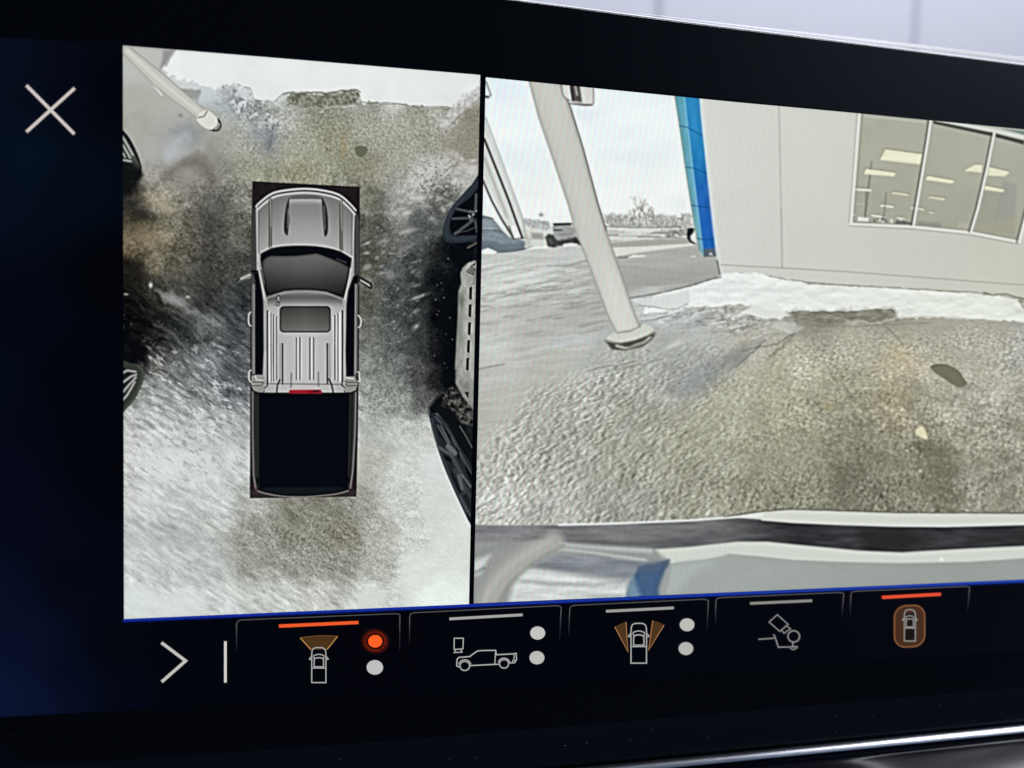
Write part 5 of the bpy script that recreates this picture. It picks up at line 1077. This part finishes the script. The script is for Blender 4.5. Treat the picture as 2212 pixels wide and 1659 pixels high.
# outline of the glass: top edge, right end beyond the frame, bottom edge, rounded lower-left corner
glass_outline = [(-60, -134), (400, -93), (800, -48), (1190, 1), (1488, 40), (1850, 85), (2212, 131), (2560, 176), (2640, 230), (2640, 1400), (2560, 1462), (2212, 1496), (1850, 1527), (1512, 1556), (1100, 1590), (697, 1621), (207, 1652),
                 (90, 1660), (46, 1650), (14, 1625), (-4, 1600), (-14, 1560), (-60, 1100), (-90, 400), (-100, -60)]
glass_outline = smooth_pts(glass_outline, 3, True)
housing = slab('housing', glass_outline, 0.0006, 0.016, 0.0016, M_HOUSING, screen)
housing['label'] = 'gloss black rim and shell around the cover glass'
# added strip imitating the bright reflection on the shell's top edge, wider to the right
xs = np.linspace(1380, 2600, 40); ys = np.interp(xs, [1190, 1488, 1850, 2212, 2560], [1, 39.5, 85, 131, 176]); hh = -2.6 + 10.5 * sstep(1300, 2250, xs)
V = []; F = []; m = 5
for x, y, h in zip(xs, ys, hh):
    for k in range(m):
        t = k / (m - 1); V.append(tuple(at(np.array(x), np.array(y + 3.0 - (h + 3.0) * t), 0.0032 + 0.0035 * t * t + 0.0008 * t)))
for i in range(len(xs) - 1):
    for k in range(m - 1): a_ = i * m + k; F.append((a_, a_ + m, a_ + m + 1, a_ + 1))
me = bpy.data.meshes.new('edge_highlight_strip'); me.from_pydata(V, [], F); me.update()
for f in me.polygons: f.use_smooth = True
link_mesh('edge_highlight_strip', me, M_EDGE_HIGHLIGHT, screen)['label'] = 'added strip standing in for the highlight along the top edge of the shell'
ctr = np.array([1200, 760.0])
glass = slab('cover_glass', [tuple(q) for q in (lambda A: A + np.stack([np.sign(ctr[0] - A[:, 0]) * 2, np.clip((ctr[1] - A[:, 1]) / 700, -1, 1) * 9.0], -1))(np.array(glass_outline))], 0.0002, 0.0005, 0.0002, M_GLASS, screen)
build_background(screen)
po = paint_overhead()
view = picture_object(po, 'overhead_camera_picture', screen, -0.0001,
    [(1, 'truck_picture', 'silver pickup seen from above in the middle of the picture'), (2, 'pole_picture', 'pale pole with a white foot at the upper left'),
     (3, 'wheel_picture', 'dark wheel at the left edge, upper'), (4, 'wheel_picture', 'wheel with bright spokes at the left edge, lower'),
     (5, 'wheel_picture', 'black wheel at the right edge, upper'), (6, 'car_sill_picture', 'pale grey side step with dark slots at the right edge'), (7, 'wheel_picture', 'long stretched black wheel at the right edge, lower')],
    'overhead picture of icy ground around a silver pickup')
pf = paint_forward()
picture_object(pf, 'forward_camera_picture', screen, -0.0001,
    [(1, 'sky_picture', 'white winter sky'), (2, 'pole_picture', 'thick leaning grey pole with a round foot'), (3, 'pillar_picture', 'blue square pillar'),
     (4, 'wall_picture', 'pale beige building wall'), (5, 'window_picture', 'three-paned window with ceiling lights behind it'), (6, 'snow_picture', 'snow bank along the foot of the wall'),
     (7, 'bumper_picture', 'light and dark curved front edge of the vehicle'), (8, 'tree_picture', 'bare trees on the horizon'), (9, 'parked_car_picture', 'white parked vehicle behind the pole'),
     (10, 'parked_car_picture', 'blue-grey parked car at the left edge'), (11, 'drain_picture', 'dark oval patch on the gravel'), (12, 'poles_picture', 'pair of slanting poles at the left edge')],
    'forward picture of gravel, snow and a beige building')
build_icons(screen)
s = Shape(); _layer[0] = 0.00015
s.ribbon([(1043.7, 150), (1018.0, 1312)], 10.0, (2, 2, 4)); s.build('divider_line', screen)['label'] = 'upright black line between the two pictures'
# ------------------------------------------------------------------ dashboard below the screen
dash = empty('dashboard', (0.1, 0.03, at(1000, 1900, 0.0)[2]))
tag(dash, 'gloss black dashboard trim with a bright chrome strip below the touchscreen', 'dashboard')

def sweep(name, path_px, profile, mat, depth, parent, n=40):
    """sweeps a (y, z) profile along a line given in reading pixels on the plane y = depth"""
    P = np.array(path_px, float); xs = np.linspace(P[0, 0], P[-1, 0], n); ys = np.interp(xs, P[:, 0], P[:, 1]); W = at(xs, ys, depth)
    # straighten: the trim is one smooth slightly bowed run
    k = np.polyfit(W[:, 0], W[:, 2], 2); W[:, 2] = np.polyval(k, W[:, 0])
    V = []; F = []; pf_ = profile if callable(profile) else (lambda u: profile); m = len(pf_(0.0))
    for i_, w in enumerate(W):
        for (dy, dz) in pf_(i_ / (n - 1)): V.append((w[0], depth + dy, w[2] + dz))
    for i in range(n - 1):
        for j in range(m - 1): a = i * m + j; F.append((a, a + 1, a + m + 1, a + m))
    me = bpy.data.meshes.new(name); me.from_pydata(V, [], F); me.update()
    for f in me.polygons: f.use_smooth = True
    return link_mesh(name, me, mat, parent)

strip_line = [(-300, 1812), (600, 1729), (1296, 1662), (1512, 1641), (1850, 1608), (2212, 1572), (2700, 1522)]
# gloss fascia: rises from the chrome strip up behind the screen's lower edge
fas = [(0.003, 0.0), (0.0032, 0.004), (0.0036, 0.008), (0.0045, 0.012), (0.006, 0.016), (0.009, 0.022), (0.014, 0.030), (0.022, 0.036)]
sweep('fascia_panel', strip_line, fas, M_FASCIA, -0.004, dash)
# rounded chrome strip: its face turns from forward to upward
R = 0.0024
ch = [(-R * math.cos(math.radians(a)) + 0.0013, R * math.sin(math.radians(a)) - 0.00205) for a in range(30, 107, 4)]
ch = [(ch[0][0] + 0.0012, ch[0][1] - 0.0006)] + ch
sweep('chrome_strip', [(x, y + 2) for x, y in strip_line], ch, M_CHROME, -0.004, dash, 60)['label'] = 'bright polished chrome strip'
# gloss lower panel: a dark lip under the strip, then a shelf that rolls forward; the shelf flattens towards the right
def low_profile(u):
    k = float(sstep(0.62, 0.76, np.array(u)))
    s1 = 0.95 - 0.58 * k; P = [(0.0016, -0.0010), (0.0006, -0.0018), (0.0002, -0.0028), (-0.0006, -0.0036)]
    y, z = P[-1]
    for d_ in (0.0016, 0.003, 0.004, 0.005, 0.006, 0.006):
        y -= d_; z -= d_ * (s1 + 0.015 * len(P)); P.append((y, z))
    return smooth_pts(P + [(y - 0.004, z - 0.008), (y - 0.004, z - 0.03)], 4)
sweep('lower_panel', strip_line, low_profile, M_LOWER, -0.004, dash, 90)['label'] = 'glossy dark lower panel that rolls forward under the chrome strip'
# body of the dashboard behind the screen
a = at(-300, 1900, 0.03); b = at(2700, 1400, 0.03)
x0, x1, zb, zt = -0.25, 0.55, a[2] - 0.05, at(700, 1640, 0.0)[2] + 0.012
prof = [(0.013, zb), (0.013, zt - 0.012), (0.016, zt - 0.004), (0.022, zt), (0.10, zt + 0.004), (0.16, zt), (0.16, zb)]
V = [(x, y, z) for x in (x0, x1) for y, z in prof]; m = len(prof)
F = [(i, (i + 1) % m, m + (i + 1) % m, m + i) for i in range(m)] + [tuple(range(m)), tuple(range(2 * m - 1, m - 1, -1))]
me = bpy.data.meshes.new('dash_body'); me.from_pydata(V, [], F); me.update(); link_mesh('dash_body', me, M_DASH, dash)['label'] = 'dark soft-touch body behind the screen'

# ------------------------------------------------------------------ pale wall outside the windscreen
wall = empty('building_wall', (0.8, 3.0, 0.0)); tag(wall, 'pale grey panelled wall out of focus beyond the top edge of the screen', 'wall')
WY = 3.0
joints = [at(q, 30, WY)[0] for q in (1421, 1978)]
edges = [-4.0, joints[0] - (joints[1] - joints[0]), joints[0], joints[1], joints[1] + (joints[1] - joints[0]), 6.0]
def block(name, x0, x1, y0, y1, z0, z1, mat, parent):
    V = [(x, y, z) for x in (x0, x1) for y in (y0, y1) for z in (z0, z1)]
    F = [(0, 1, 3, 2), (4, 6, 7, 5), (0, 4, 5, 1), (2, 3, 7, 6), (0, 2, 6, 4), (1, 5, 7, 3)]
    me = bpy.data.meshes.new(name); me.from_pydata(V, [], F); me.update(); return link_mesh(name, me, mat, parent)
for k in range(len(edges) - 1):
    block('wall_panel', edges[k] + 0.014, edges[k + 1] - 0.014, WY, WY + 0.05, 0.0, 4.5, M_WALL, wall)
block('joint_backing', -4.0, 6.0, WY + 0.02, WY + 0.12, 0.0, 4.5, M_JOINT, wall)
block('wall_cap', -4.0, 6.0, WY - 0.02, WY + 0.14, 4.5, 4.6, M_JOINT, wall)

# a few dust specks on the gloss fascia and glass, too small to count
V = []; F = []; rd = np.random.RandomState(12)
for k in range(26):
    px, py = 500 + 1700 * rd.rand(), 0
    py = np.interp(px, [207, 697, 1512, 2212], [1651, 1620, 1555, 1495]) + 10 + 50 * rd.rand()
    c = at(np.array(px), np.array(py), -0.0046); r_ = 0.00006 + 0.00009 * rd.rand(); b0 = len(V)
    for a_ in range(4): V.append((c[0] + r_ * math.cos(a_ * 1.57 + k), c[1] + 0.00002 * a_, c[2] + r_ * 1.4 * math.sin(a_ * 1.57 + k)))
    V.append((c[0], c[1] - 0.00008, c[2])); F += [(b0, b0 + 1, b0 + 4), (b0 + 1, b0 + 2, b0 + 4), (b0 + 2, b0 + 3, b0 + 4), (b0 + 3, b0, b0 + 4)]
me = bpy.data.meshes.new('dust'); me.from_pydata(V, [], F); me.update()
tag(link_mesh('dust', me, M_DUST), 'tiny pale dust specks on the gloss black trim under the screen', 'dust', kind='stuff')
